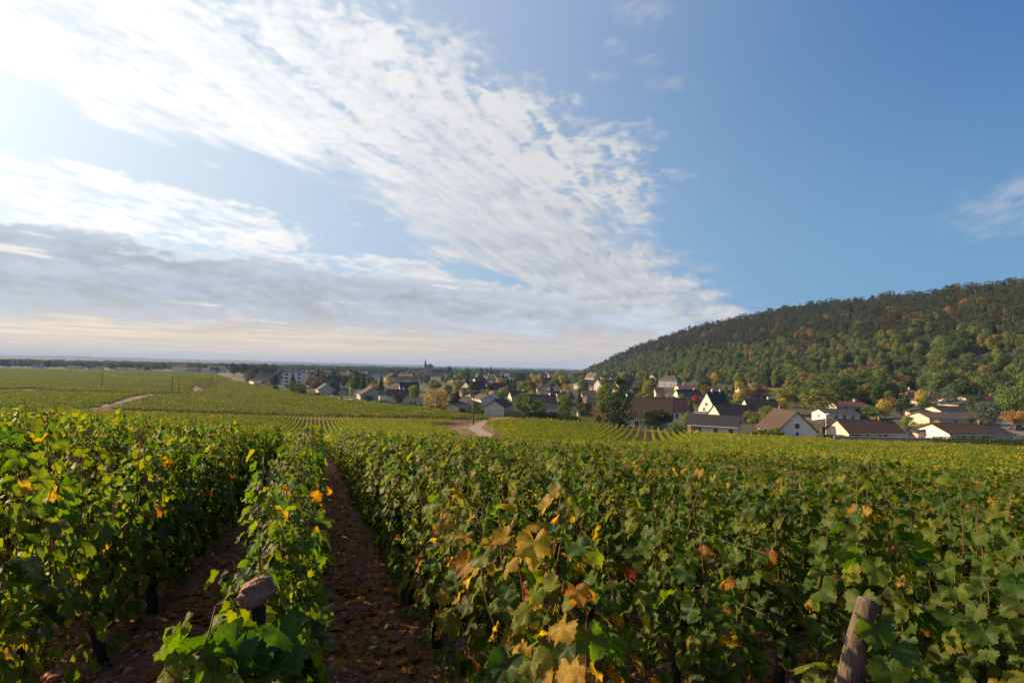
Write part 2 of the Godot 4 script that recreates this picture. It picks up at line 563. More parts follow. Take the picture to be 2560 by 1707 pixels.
func build_ground() -> void:
	village_poly = poly(VILLAGE)
	var az := []
	var a := -180.0
	while a < 180.0:
		az.append(deg_to_rad(a))
		a += 0.62 if absf(a) < 62.0 else 8.0
	az.append(PI)
	var mb := Mb.new()
	var rings := [0.0]
	var r := 0.5
	while r < 12000.0:
		rings.append(r)
		r *= 1.028 if r < 12.0 else 1.045 if r < 1500.0 else 1.12
	for ring in rings:
		for b in az:
			var x: float = ring * sin(b)
			var w: float = ring * cos(b)
			var y := height(x, w)
			if ring < 40.0 and ring > 0.0:
				y += (bump_noise.get_noise_2d(x * 9.0, w * 9.0) * 0.04 + bump_noise.get_noise_2d(x * 40.0, w * 40.0) * 0.02) * smoothstep(40.0, 15.0, ring)
			mb.vert(Vector3(x, y, -w), ground_color(x, w), Vector2(x, w))
	var n := az.size()
	for k in rings.size() - 1:
		for j in n - 1:
			var i := k * n + j
			mb.face(i, i + n, i + 1)
			mb.face(i + 1, i + n, i + n + 1)
	mb.smooth()
	var g := part("ground", mb.mesh(mat.ground), self)
	tag(g, "reddish brown vineyard soil sloping down to the plain", "", "", "structure")
	# low wooded hills on the horizon
	var hb := Mb.new()
	var steps := 200
	for j in steps + 1:
		var b := deg_to_rad(lerpf(-70.0, 60.0, float(j) / steps))
		var h := 15.0 + 6.0 * bump_noise.get_noise_2d(j * 0.35, 3.0) + 2.5 * bump_noise.get_noise_2d(j * 2.6, 9.0) - 11.0 * smoothstep(-0.6, 0.2, b)
		for e in [[3500.0, -20.0], [4300.0, h], [5400.0, h * 0.8], [6500.0, -20.0]]:
			hb.vert(Vector3(sin(b) * e[0], e[1], -cos(b) * e[0]))
	for j in steps:
		for k in 3:
			var i := j * 4 + k
			hb.face(i, i + 1, i + 4)
			hb.face(i + 4, i + 1, i + 5)
	hb.smooth()
	tag(part("distant_hills", hb.mesh(mat.far_hill), self), "hazy blue line of low hills on the horizon", "", "", "structure")


func strip(called: String, label: String, pts: Array, width, material: String, up := 0.06) -> void:
	var mb := Mb.new()
	var fine := []
	var wide := []
	for k in pts.size() - 1:
		var a := Vector2(pts[k][0], pts[k][1])
		var b := Vector2(pts[k + 1][0], pts[k + 1][1])
		var before := Vector2(pts[maxi(k - 1, 0)][0], pts[maxi(k - 1, 0)][1])
		var after := Vector2(pts[mini(k + 2, pts.size() - 1)][0], pts[mini(k + 2, pts.size() - 1)][1])
		var steps := int(ceil(a.distance_to(b) / 2.5))
		for s in steps:
			fine.append(a.cubic_interpolate(b, before, after, float(s) / steps))
			wide.append(lerpf(width[k], width[k + 1], float(s) / steps) if width is Array else width)
	fine.append(Vector2(pts[pts.size() - 1][0], pts[pts.size() - 1][1]))
	wide.append(width[pts.size() - 1] if width is Array else width)
	for k in fine.size():
		var d: Vector2 = (fine[mini(k + 1, fine.size() - 1)] - fine[maxi(k - 1, 0)]).normalized().orthogonal()
		for s in 5:
			var q: Vector2 = fine[k] + d * wide[k] * (s / 4.0 - 0.5) * (1.0 + 0.1 * bump_noise.get_noise_2d(k * 0.9, s * 30.0))
			mb.vert(on(q.x, q.y, up + 0.00012 * q.length()))
	for k in fine.size() - 1:
		for s in 4:
			var i := k * 5 + s
			mb.face(i, i + 5, i + 1)
			mb.face(i + 1, i + 5, i + 6)
	mb.smooth()
	tag(part(called, mb.mesh(mat[material]), self), label, "", "", "structure")


func build_roads() -> void:
	strip("vineyard_verge", "strawy dry verge of the bending vineyard road", [[-6.0, 88.0], [-6.5, 105.0], [-8.0, 125.0], [-9.5, 145.0], [-8.5, 165.0], [-5.0, 186.0]], [9.0, 8.5, 9.0, 11.0, 8.0, 7.0], "straw_ground", 0.04)
	strip("vineyard_road", "pale gravel road bending through the vineyard", [[-4.4, 84.0], [-4.6, 95.0], [-5.5, 124.8], [-8.0, 142.0], [-9.6, 152.0], [-8.8, 166.0], [-6.0, 182.0], [-1.9, 195.1], [4.0, 202.0]], [3.0, 3.0, 3.0, 3.4, 4.0, 3.6, 3.4, 3.4, 3.0], "track", 0.08)
	strip("vineyard_track", "earth track leaving the vineyard road to the left", [[-9.5, 150.0], [-16.0, 150.0], [-24.0, 152.0]], [5.0, 4.0, 2.5], "track", 0.07)
	strip("town_road", "grey road curving along the edge of the vineyard into town", [[-12.0, 200.0], [-32.0, 234.0], [-72.0, 267.0], [-98.0, 305.0], [-135.0, 354.0], [-190.0, 430.0], [-268.0, 555.0], [-420.0, 800.0]], [4.0, 5.0, 6.0, 6.0, 6.5, 7.0, 8.0, 8.0], "asphalt", 0.07)
	strip("field_track", "earth track between the left vineyard fields", [[-128.0, 168.0], [-139.5, 186.0], [-152.0, 214.0], [-178.0, 278.0], [-196.0, 300.0]], 4.5, "dirt", 0.06)
	strip("gravel_pad", "pale gravel turning place beside the twin legged pole", [[-166.0, 281.0], [-176.0, 300.0], [-184.0, 322.0], [-188.0, 338.0]], [5.0, 8.0, 7.0, 4.5], "track", 0.08)
	strip("farm_track", "brown earth track climbing through the far vineyards", [[-188.0, 336.0], [-205.0, 366.0], [-245.0, 436.0], [-312.0, 552.0]], [5.0, 5.0, 6.0, 8.0], "dirt", 0.06)
	strip("bare_patch", "bare brown patch in the left far vineyard", [[-262.0, 305.0], [-252.0, 312.0]], [9.0, 9.0], "dirt", 0.08)
	strip("front_street", "grey street beside the rightmost white house", [[112.0, 108.0], [118.0, 122.0], [128.0, 142.0], [150.0, 180.0]], 7.0, "asphalt", 0.07)
	strip("back_lane", "earth lane between the right vineyard and the gardens", [[-2.0, 196.0], [14.0, 191.0], [40.0, 154.5], [52.0, 140.5], [66.0, 125.5]], 3.0, "dirt", 0.06)
	strip("garden_street", "pale street below the largest street tree", [[88.0, 196.0], [110.0, 190.0], [128.0, 186.0]], 6.0, "asphalt", 0.08)


# ---------------------------------------------------------------- vine leaves
const HUES := [[0.145, 0.245, 0.030], [0.082, 0.175, 0.030], [0.30, 0.36, 0.040], [0.20, 0.285, 0.030], [0.66, 0.45, 0.045], [0.72, 0.37, 0.03], [0.34, 0.055, 0.03], [0.62, 0.42, 0.06]]
const RIMS := [[0.165, 0.26, 0.032], [0.092, 0.185, 0.030], [0.36, 0.36, 0.04], [0.245, 0.28, 0.03], [0.66, 0.38, 0.04], [0.66, 0.22, 0.03], [0.28, 0.03, 0.025], [0.62, 0.33, 0.06]]
const FAR_MOOD := [34, 20, 22, 26, 1.4, 0.4, 0, 0.4]
const GREEN_MOOD := [36, 30, 10, 20, 2, 1, 0, 1]
const MIXED_MOOD := [34, 22, 18, 20, 3.5, 1.5, 0.4, 1]
const AUTUMN_MOOD := [22, 16, 8, 8, 24, 14, 1.5, 7]
const TURNING_MOOD := [30, 20, 14, 16, 10, 5, 1, 3]


func pick(mood: Array, r: RandomNumberGenerator) -> int:
	var total := 0.0
	for k in mood:
		total += k
	var at := r.randf() * total
	for k in mood.size():
		at -= mood[k]
		if at <= 0.0:
			return k
	return 0


func lobes(a: float) -> float:
	a = absf(a)
	var r := 0.70
	for l in [[0.0, 0.22, 0.26], [0.92, 0.15, 0.28], [1.9, 0.08, 0.36]]:
		r += l[1] * exp(-((a - l[0]) / l[2]) ** 2)
	return r * (1.0 - 0.8 * smoothstep(2.62, 3.1, a))


func leaf_into(mb: Mb, x: Transform3D, detail: int, hue: int, r: RandomNumberGenerator) -> void:
	var k1 := r.randf_range(0.75, 1.25)
	var c := Color(HUES[hue][0] * k1, HUES[hue][1] * k1, HUES[hue][2] * k1)
	var e := Color(RIMS[hue][0] * k1, RIMS[hue][1] * k1, RIMS[hue][2] * k1)
	if r.randf() < 0.14:
		e = e.lerp(Color(0.24, 0.13, 0.045), r.randf_range(0.2, 0.6))
	if detail == 2:
		var b := r.randf_range(-0.25, 0.25)
		var i := mb.vert(x * Vector3(0, -0.3, 0.1), c)
		mb.vert(x * Vector3(-0.72, 0.15, b), e)
		mb.vert(x * Vector3(0, 0.85, -0.12), c)
		mb.vert(x * Vector3(0.72, 0.15, -b), e)
		mb.face(i, i + 1, i + 2)
		mb.face(i, i + 2, i + 3)
		return
	var curl := r.randf_range(-0.1, 0.5)
	var fold := r.randf_range(-0.2, 0.75)
	var ph := r.randf() * TAU
	var wave := r.randf_range(0.04, 0.2)
	var n := 40 if detail == 0 else 17
	var middle := mb.vert(x * Vector3.ZERO, c, Vector2(0.5, 0.62))
	var rings := 3 if detail == 0 else 1
	var first := mb.v.size()
	for k in rings:
		var f := float(k + 1) / rings
		for j in n:
			var a := TAU * (float(j) / n) - PI
			if detail == 1:
				a = [-3.0, -2.6, -2.25, -1.9, -1.42, -1.1, -0.8, -0.5, 0.0, 0.5, 0.8, 1.1, 1.42, 1.9, 2.25, 2.6, 3.0][j]
			var rad := lobes(a)
			if detail == 0 and k == rings - 1:
				rad *= 1.06 if j % 2 == 0 else 0.92
			var p := Vector3(sin(a) * rad * f, cos(a) * rad * f, 0.0)
			p.z = -curl * p.length_squared() + fold * absf(p.x) * 0.6 + wave * sin(a * 4.0 + ph) * f * f
			mb.vert(x * p, c.lerp(e, f * f), Vector2(p.x * 0.5 + 0.5, 0.62 - p.y * 0.5))
	for j in n:
		var j2 := (j + 1) % n
		if detail == 1 and j2 == 0:
			continue
		mb.face(middle, first + j, first + j2)
		for k in rings - 1:
			var a := first + k * n + j
			var b := first + k * n + j2
			mb.face(a, a + n, b)
			mb.face(b, a + n, b + n)


func leaf_place(at: Vector3, tip: Vector3, normal: Vector3, size: float) -> Transform3D:
	var y := tip.normalized()
	var x := y.cross(normal)
	x = x.normalized() if x.length() > 0.01 else Vector3.RIGHT
	return Transform3D(Basis(x * size, y * size, x.cross(y) * size), at)


func vine_plan(r: RandomNumberGenerator, tall: float, shoots: int, per: int, mood: Array, big := 1.0) -> Dictionary:
	# a trained vine: gnarled trunk, an arm each way along the wire, upright canes with leaves
	var wood := Mb.new()
	var canes := Mb.new()
	var lean := r.randf_range(-0.06, 0.06)
	var path := []
	var rad := []
	for k in 6:
		path.append(Vector3(lean * k / 5.0 + r.randf_range(-0.02, 0.02), -0.08 + 0.1 * k, r.randf_range(-0.025, 0.025)))
		rad.append(lerpf(0.042, 0.026, k / 5.0) * r.randf_range(0.85, 1.25))
	wood.tube(path, rad, 7)
	var top: Vector3 = path[5]
	for s in [-1.0, 1.0]:
		wood.tube([top - Vector3(0, 0.03, 0), top + Vector3(s * 0.12, 0.05, 0), Vector3(s * 0.3, 0.48, r.randf_range(-0.03, 0.03)), Vector3(s * 0.5, 0.47, 0)], [0.022, 0.016, 0.011, 0.008], 5)
	var leaves := []
	for k in shoots:
		var x0 := lerpf(-0.48, 0.48, (k + r.randf()) / shoots)
		var base := Vector3(x0, 0.47, r.randf_range(-0.02, 0.02))
		var tip := Vector3(x0 + r.randf_range(-0.16, 0.16), tall * r.randf_range(0.86, 1.12), r.randf_range(-0.17, 0.17))
		var bow := Vector3(r.randf_range(-0.06, 0.06), 0, r.randf_range(-0.1, 0.1))
		var cane := []
		var thick := []
		for j in 6:
			var f := j / 5.0
			cane.append(base.lerp(tip, f) + bow * sin(f * PI))
			thick.append(lerpf(0.0048, 0.0018, f))
		canes.tube(cane, thick, 4)
		var turn := 1.0 if r.randf() < 0.5 else -1.0
		for j in per:
			var f := (j + r.randf() * 0.8) / per
			var at := base.lerp(tip, f) + bow * sin(f * PI)
			turn = -turn
			var out := Vector3(r.randf_range(-0.7, 0.7), r.randf_range(0.05, 0.5), turn).normalized()
			var stalk := out * r.randf_range(0.05, 0.13) * (1.0 - 0.35 * f)
			var size := lerpf(0.088, 0.06, f * f) * r.randf_range(0.55, 1.25) * big
			var tipd := Vector3(out.x * 0.6 + r.randf_range(-0.5, 0.5), r.randf_range(-1.0, 0.1), out.z * r.randf_range(0.2, 0.9))
			var nor := Vector3(r.randf_range(-0.45, 0.45), r.randf_range(0.15, 0.9), out.z)
			leaves.append([leaf_place(at + stalk, tipd, nor, size), pick(mood, r), at])
	for k in int(shoots * per * 0.40):   # lower leaves hanging under the wire
		var s := 1.0 if r.randf() < 0.5 else -1.0
		var at := Vector3(r.randf_range(-0.5, 0.5), r.randf_range(0.16, 0.64), s * r.randf_range(0.03, 0.2))
		leaves.append([leaf_place(at, Vector3(r.randf_range(-0.6, 0.6), -1, s * 0.5), Vector3(r.randf_range(-0.5, 0.5), 0.35, s), r.randf_range(0.06, 0.088) * big), pick(mood, r), Vector3(at.x * 0.9, 0.47, 0)])
	return {"wood": wood, "canes": canes, "leaves": leaves}


func row_point(v: float, lat: float) -> Vector2:   # (x, w) from metres along a row and across the rows
	return Vector2(ROW_DX * v + ROW_DW * lat, ROW_DW * v - ROW_DX * lat)


const NEAR_FIELD := [[-234, 182], [-140, 181.5], [-128, 180], [-66, 172], [-19, 173], [-17, 172], [-17, 168], [-22, 157], [-21, 148], [-15.5, 142], [-12, 120], [-10.5, 104], [-11.0, 94], [-6, 86], [0, 82], [36, 60], [112, 29], [60, -30], [-260, -30], [-300, 100]]
const ORDINAL := ["first", "second", "third", "fourth", "fifth", "sixth", "seventh", "eighth", "ninth", "tenth", "eleventh", "twelfth", "thirteenth", "fourteenth", "fifteenth", "sixteenth", "seventeenth", "eighteenth", "nineteenth", "twentieth"]


func row_words(k: int) -> String:
	match k:
		0: return "row headed by the stone topped post"
		1: return "row right of the open earth path"
		2: return "row of the tilted wooden post"
		-1: return "row left of the stone topped post"
	if k > 2:
		return "%s row right of the tilted wooden post" % ORDINAL[mini(k - 3, 19)]
	return "%s row left of the stone topped post" % ORDINAL[mini(-k - 1, 19)]


func build_vines() -> void:
	var r := RandomNumberGenerator.new()
	r.seed = 97
	var field := poly(NEAR_FIELD)
	# leaves that several vines share
	var leaf_mesh := []
	for hue in 8:
		leaf_mesh.append([])
		for k in 7:
			var mb := Mb.new()
			leaf_into(mb, Transform3D(), 0, hue, r)
			mb.smooth()
			leaf_mesh[hue].append(mb.mesh(mat.leaf))
	# prototypes a little way off: one mesh of foliage each
	var protos := []
	for k in 9:
		var plan := vine_plan(r, 1.28, 13, 22, [GREEN_MOOD, MIXED_MOOD, GREEN_MOOD][k % 3], 0.88)
		var mb := Mb.new()
		for l in plan.leaves:
			leaf_into(mb, l[0], 1, l[1], r)
		protos.append([plan.canes.mesh(mat.cane, plan.wood.mesh(mat.wood)), mb.mesh(mat.leaf)])
	var far_protos := []
	for k in 6:
		var plan := vine_plan(r, 1.26, 9, 14, MIXED_MOOD if k == 1 else FAR_MOOD, 1.3)
		var mb := Mb.new()
		for l in plan.leaves:
			leaf_into(mb, l[0], 2, l[1], r)
		far_protos.append(plan.wood.mesh(mat.wood, mb.mesh(mat.leaf_small)))
	var spots := []
	for k in range(-70, 75):
		var lat := -0.15 + k * 1.0
		var seen := 0
		for j in 75:
			var v := (1.8 if k == 0 else 2.65 if k == 2 else 2.0) + j * 1.0
			if k <= -2:
				v -= 1.0
			var p := row_point(v, lat) + Vector2(r.randf_range(-0.03, 0.03), r.randf_range(-0.03, 0.03))
			if p.y < 0.6 or p.y > 75.0 or absf(p.x) > p.y * 0.96 + 0.9 or not in_poly(field, p.x, p.y):
				continue
			spots.append([p.length(), p, k, seen])
			seen += 1
	spots.sort_custom(func(a, b): return a[0] < b[0])
	var turn := atan2(ROW_DW, ROW_DX)   # the vine's own X runs along the row
	var far_places := [[], [], [], [], [], []]
	var far_tints := [[], [], [], [], [], []]
	for n in spots.size():
		var s = spots[n]
		var p: Vector2 = s[1]
		var at := on(p.x, p.y)
		var yaw := turn + (PI if r.randf() < 0.5 else 0.0) + r.randf_range(-0.06, 0.06)
		var tall := r.randf_range(0.93, 1.08)
		if s[2] == 0:
			tall *= [0.66, 0.84, 0.94, 1.0, 1.0][mini(s[3], 4)]
		elif s[2] < 0:
			tall *= 1.0
		elif s[2] == 1:
			tall *= 0.88 if s[3] == 0 else 1.0
		elif s[2] == 2:
			tall *= 0.86 if s[3] == 0 else 0.98
		if n < 300:
			var label := "%s vine from the near end of the %s" % [ORDINAL[mini(s[3], 19)], row_words(s[2])]
			var o := thing("grape_vine", label, "grape vine", at, yaw, "grape vines standing in the near rows")
			if n < 18:
				var mood: Array = AUTUMN_MOOD if s[2] == 1 and s[3] == 0 else TURNING_MOOD if s[2] == 1 and s[3] < 3 else MIXED_MOOD if s[2] < 0 else GREEN_MOOD
				var plan := vine_plan(r, 1.28 * tall, 13, 16, mood, 0.82)
				part("trunk", plan.canes.mesh(mat.cane, plan.wood.mesh(mat.wood)), o)
				for l in plan.leaves:
					part("leaf", leaf_mesh[l[1]][r.randi() % 7], o, l[0])
				# big leaves that spill over the row ends
				var spill := []
				if s[2] == 0 and s[3] == 0:
					spill = [Vector3(-0.76, 0, -1.72), 78, 0.05, 0.28, -0.76, -1.35, GREEN_MOOD, 0.088]
				elif s[2] == 1 and s[3] == 0:
					spill = [Vector3(0.13, 0, -1.88), 46, 0.03, 0.30, -0.50, -1.3, AUTUMN_MOOD, 0.062]
				elif s[2] == 2 and s[3] == 0:
					spill = [Vector3(1.46, 0, -2.26), 26, 0.04, 0.30, -0.62, -1.45, GREEN_MOOD, 0.085]
				if spill:
					var back := o.transform.affine_inverse()
					for k in spill[1]:
						var a := r.randf() * TAU
						if s[2] == 0 and k < 9:   # a few right in front of the post
							part("leaf", leaf_mesh[k % 4][r.randi() % 7], o, back * leaf_place(Vector3(-0.75 + r.randf_range(-0.06, 0.06), -0.775 - 0.03 * k, -1.70 + r.randf_range(-0.02, 0.02)), Vector3(r.randf_range(-0.7, 0.7), -1, 0.25), Vector3(r.randf_range(-0.4, 0.4), 0.5, 1), 0.05 + 0.004 * k))
						if s[2] == 0 and k % 3 > 0:
							a = r.randf_range(-0.5, PI + 0.5)
						var q: float = spill[2] + (spill[3] - spill[2]) * sqrt(r.randf())
						var h: float = lerpf(spill[4], spill[5], r.randf())
						q *= lerpf(0.5, 1.0, clampf((spill[4] - h) / 0.25, 0.0, 1.0))
						var spot: Vector3 = spill[0] + Vector3(cos(a) * q, h, sin(a) * q)
						if s[2] == 0 and spot.y > -0.80 and Vector2(spot.x + 0.75, spot.z + 1.75).length() < 0.13 and spot.z > -1.77:
							continue
						var tip := Vector3(cos(a) * 0.7 + r.randf_range(-0.4, 0.4), r.randf_range(-1.0, -0.1), sin(a) * 0.7)
						var nor := Vector3(cos(a) + r.randf_range(-0.5, 0.5), r.randf_range(0.2, 1.0), sin(a) + r.randf_range(-0.3, 0.6))
						part("leaf", leaf_mesh[pick(spill[6], r)][r.randi() % 7], o, back * leaf_place(spot, tip, nor, spill[7] * r.randf_range(0.7, 1.2)))
			else:
				o.scale = Vector3(1, tall, 1)
				var pr = protos[r.randi() % protos.size()]
				part("trunk", pr[0], o)
				part("foliage", pr[1], o)
			continue
		var f := r.randi() % 6
		far_places[f].append(Transform3D(Basis(Vector3.UP, yaw).scaled_local(Vector3(1, tall, 1)), at))
		far_tints[f].append(field_tint(p.x, p.y, r))
	for f in 6:
		tag(many("vine_rows", far_protos[f], far_places[f], far_tints[f]), "rows of vines running down the slope", "", "", "stuff")


func field_tint(x: float, w: float, r: RandomNumberGenerator) -> Color:
	var k := bump_noise.get_noise_2d(x * 0.2 + 70.0, w * 0.2) + 0.6 * bump_noise.get_noise_2d(x * 1.4, w * 1.4 + 30.0)
	var warm := smoothstep(0.42, 0.85, k + r.randf_range(-0.3, 0.3) + (0.1 if x > 15.0 and w < 90.0 else 0.0))
	var c := Color(1, 1, 1).lerp(Color(2.6, 1.25, 0.75), warm * 0.75)
	return c * (Color(0.93, 0.82, 0.76) if w > 95.0 else Color(0.74, 0.70, 0.70)) * r.randf_range(0.85, 1.15)


# ---------------------------------------------------------------- far fields: pieces of trimmed row
func row_piece(length: float, wide: float, tall: float, n: int, size: float, mood: Array, r: RandomNumberGenerator) -> ArrayMesh:
	var mb := Mb.new()
	for k in n:
		var s := 1.0 if r.randf() < 0.5 else -1.0
		var y := r.randf_range(0.25, 1.0)
		var at := Vector3(r.randf_range(-0.5, 0.5) * length, y * tall + r.randf_range(-0.06, 0.08), s * wide * 0.5 * r.randf_range(0.2, 1.0) * (1.0 if y < 0.8 else 0.8))
		var x := leaf_place(at, Vector3(r.randf_range(-1, 1), r.randf_range(-1.0, 0.3), s * r.randf()), Vector3(r.randf_range(-0.6, 0.6), 0.3 + y * 0.8, s * 0.9), size * r.randf_range(0.7, 1.3))
		leaf_into(mb, x, 2, pick(mood, r), r)
	return mb.mesh(mat.leaf_small)


func lay_rows(called: String, label: String, outline: Array, azimuth: float, spacing: float, piece: float, meshes: Array, from: float, to: float, r: RandomNumberGenerator, tall := 1.0, gaps := 0.0) -> void:
	var area := poly(outline)
	var d := Vector2(sin(deg_to_rad(azimuth)), cos(deg_to_rad(azimuth)))
	var c := Vector2(d.y, -d.x)
	var lo := Vector2(1e9, 1e9)
	var hi := -lo
	for p in area:
		var q := Vector2(p.dot(c), p.dot(d))
		lo = lo.min(q)
		hi = hi.max(q)
	var places := []
	var tints := []
	for k in meshes.size():
		places.append([])
		tints.append([])
	var turn := atan2(d.y, d.x)
	var a := lo.x + spacing * 0.5
	while a < hi.x:
		var b := lo.y + piece * r.randf()
		while b < hi.y:
			var p := c * a + d * b
			b += piece
			if p.y < from or p.y > to or absf(p.x) > p.y * 0.98 + 6.0 or r.randf() < gaps or not in_poly(area, p.x, p.y):
				continue
			var k := r.randi() % meshes.size()
			var y0 := height(p.x - d.x * piece * 0.5, p.y - d.y * piece * 0.5)
			var y1 := height(p.x + d.x * piece * 0.5, p.y + d.y * piece * 0.5)
			var along := Vector3(d.x * piece, y1 - y0, -d.y * piece).normalized()
			if r.randf() < 0.5:
				along = -along
			var side := along.cross(Vector3.UP).normalized()
			var basis := Basis(along, Vector3.UP * tall * r.randf_range(0.9, 1.1), side)
			places[k].append(Transform3D(basis, Vector3(p.x, (y0 + y1) * 0.5, -p.y)))
			tints[k].append(field_tint(p.x, p.y, r))
		a += spacing
	for k in meshes.size():
		if places[k].size() > 0:
			tag(many(called, meshes[k], places[k], tints[k]), label, "", "", "stuff")


func build_fields() -> void:
	var r := RandomNumberGenerator.new()
	r.seed = 31
	var mid := []
	for k in 4:
		mid.append(row_piece(3.0, 0.34, 1.25, 230, 0.13, MIXED_MOOD if k % 2 else GREEN_MOOD, r))
	var far := []
	for k in 4:
		far.append(row_piece(8.0, 0.65, 1.25, 300, 0.27, FAR_MOOD, r))
	lay_rows("vine_rows", "rows of vines running down the slope", NEAR_FIELD, -18.7, 1.0, 3.0, mid, 75.0, 200.0, r)
	lay_rows("vine_rows", "block of vines right of the gravel road", [[-7.4, 173], [-4.5, 180], [12, 187], [38, 151], [50, 138], [63, 123.5], [82, 123], [84, 110], [77, 101], [88, 92], [112, 70], [112, 33], [37, 63], [1, 85], [0.5, 95], [-1.2, 118], [-3.6, 142], [-6.5, 158]], 13.5, 1.55, 3.0, mid, 20.0, 200.0, r, 1.05)
	lay_rows("vine_rows", "vines between the road and the town", [[-134, 192], [-66, 184], [-12, 185.5], [-8.5, 189], [-17, 200], [-36, 229], [-77, 264], [-103, 303], [-140, 352], [-195, 428], [-240, 500], [-235, 488], [-184, 350], [-178, 336], [-160, 286], [-172, 277]], -62.0, 1.05, 8.0, far, 180.0, 900.0, r)
	lay_rows("vine_rows", "striped vine rows left of the town road", [[-183, 342], [-181, 352], [-232, 486], [-275, 560], [-312, 628], [-320, 600], [-302, 532], [-236, 420]], -27.0, 1.7, 8.0, far, 180.0, 900.0, r)
	lay_rows("vine_rows", "dark vine rows left of the earth track", [[-143, 188], [-182, 276], [-180, 283], [-215, 284], [-420, 300], [-420, 195], [-240, 188]], 84.0, 1.7, 8.0, far, 180.0, 900.0, r)
	lay_rows("vine_rows", "far vineyards stretching across the plain", [[-176, 290], [-168, 292], [-178, 318], [-194, 340], [-206, 366], [-246, 438], [-320, 560], [-285, 570], [-428, 815], [-445, 860], [-565, 880], [-1100, 905], [-1100, 400], [-420, 306], [-268, 303], [-266, 314], [-248, 316], [-246, 304], [-250, 300]], -70.0, 1.5, 8.0, far, 180.0, 960.0, r)
	lay_rows("vine_rows", "small vineyard on the slope beside the hill", [[55, 640], [98, 700], [150, 720], [140, 560], [125, 470], [112, 455]], 60.0, 2.0, 8.0, far, 300.0, 960.0, r)
	lay_rows("vine_rows", "small vineyard on the slope beside the hill", [[60, 740], [120, 745], [168, 900], [150, 1000], [70, 980]], 75.0, 2.2, 8.0, far, 300.0, 1100.0, r)
	strip("slope_path", "pinkish earth path across the hillside vineyard", [[52.0, 705.0], [100.0, 728.0], [150.0, 735.0], [158.0, 640.0]], 7.0, "dirt", 0.1)


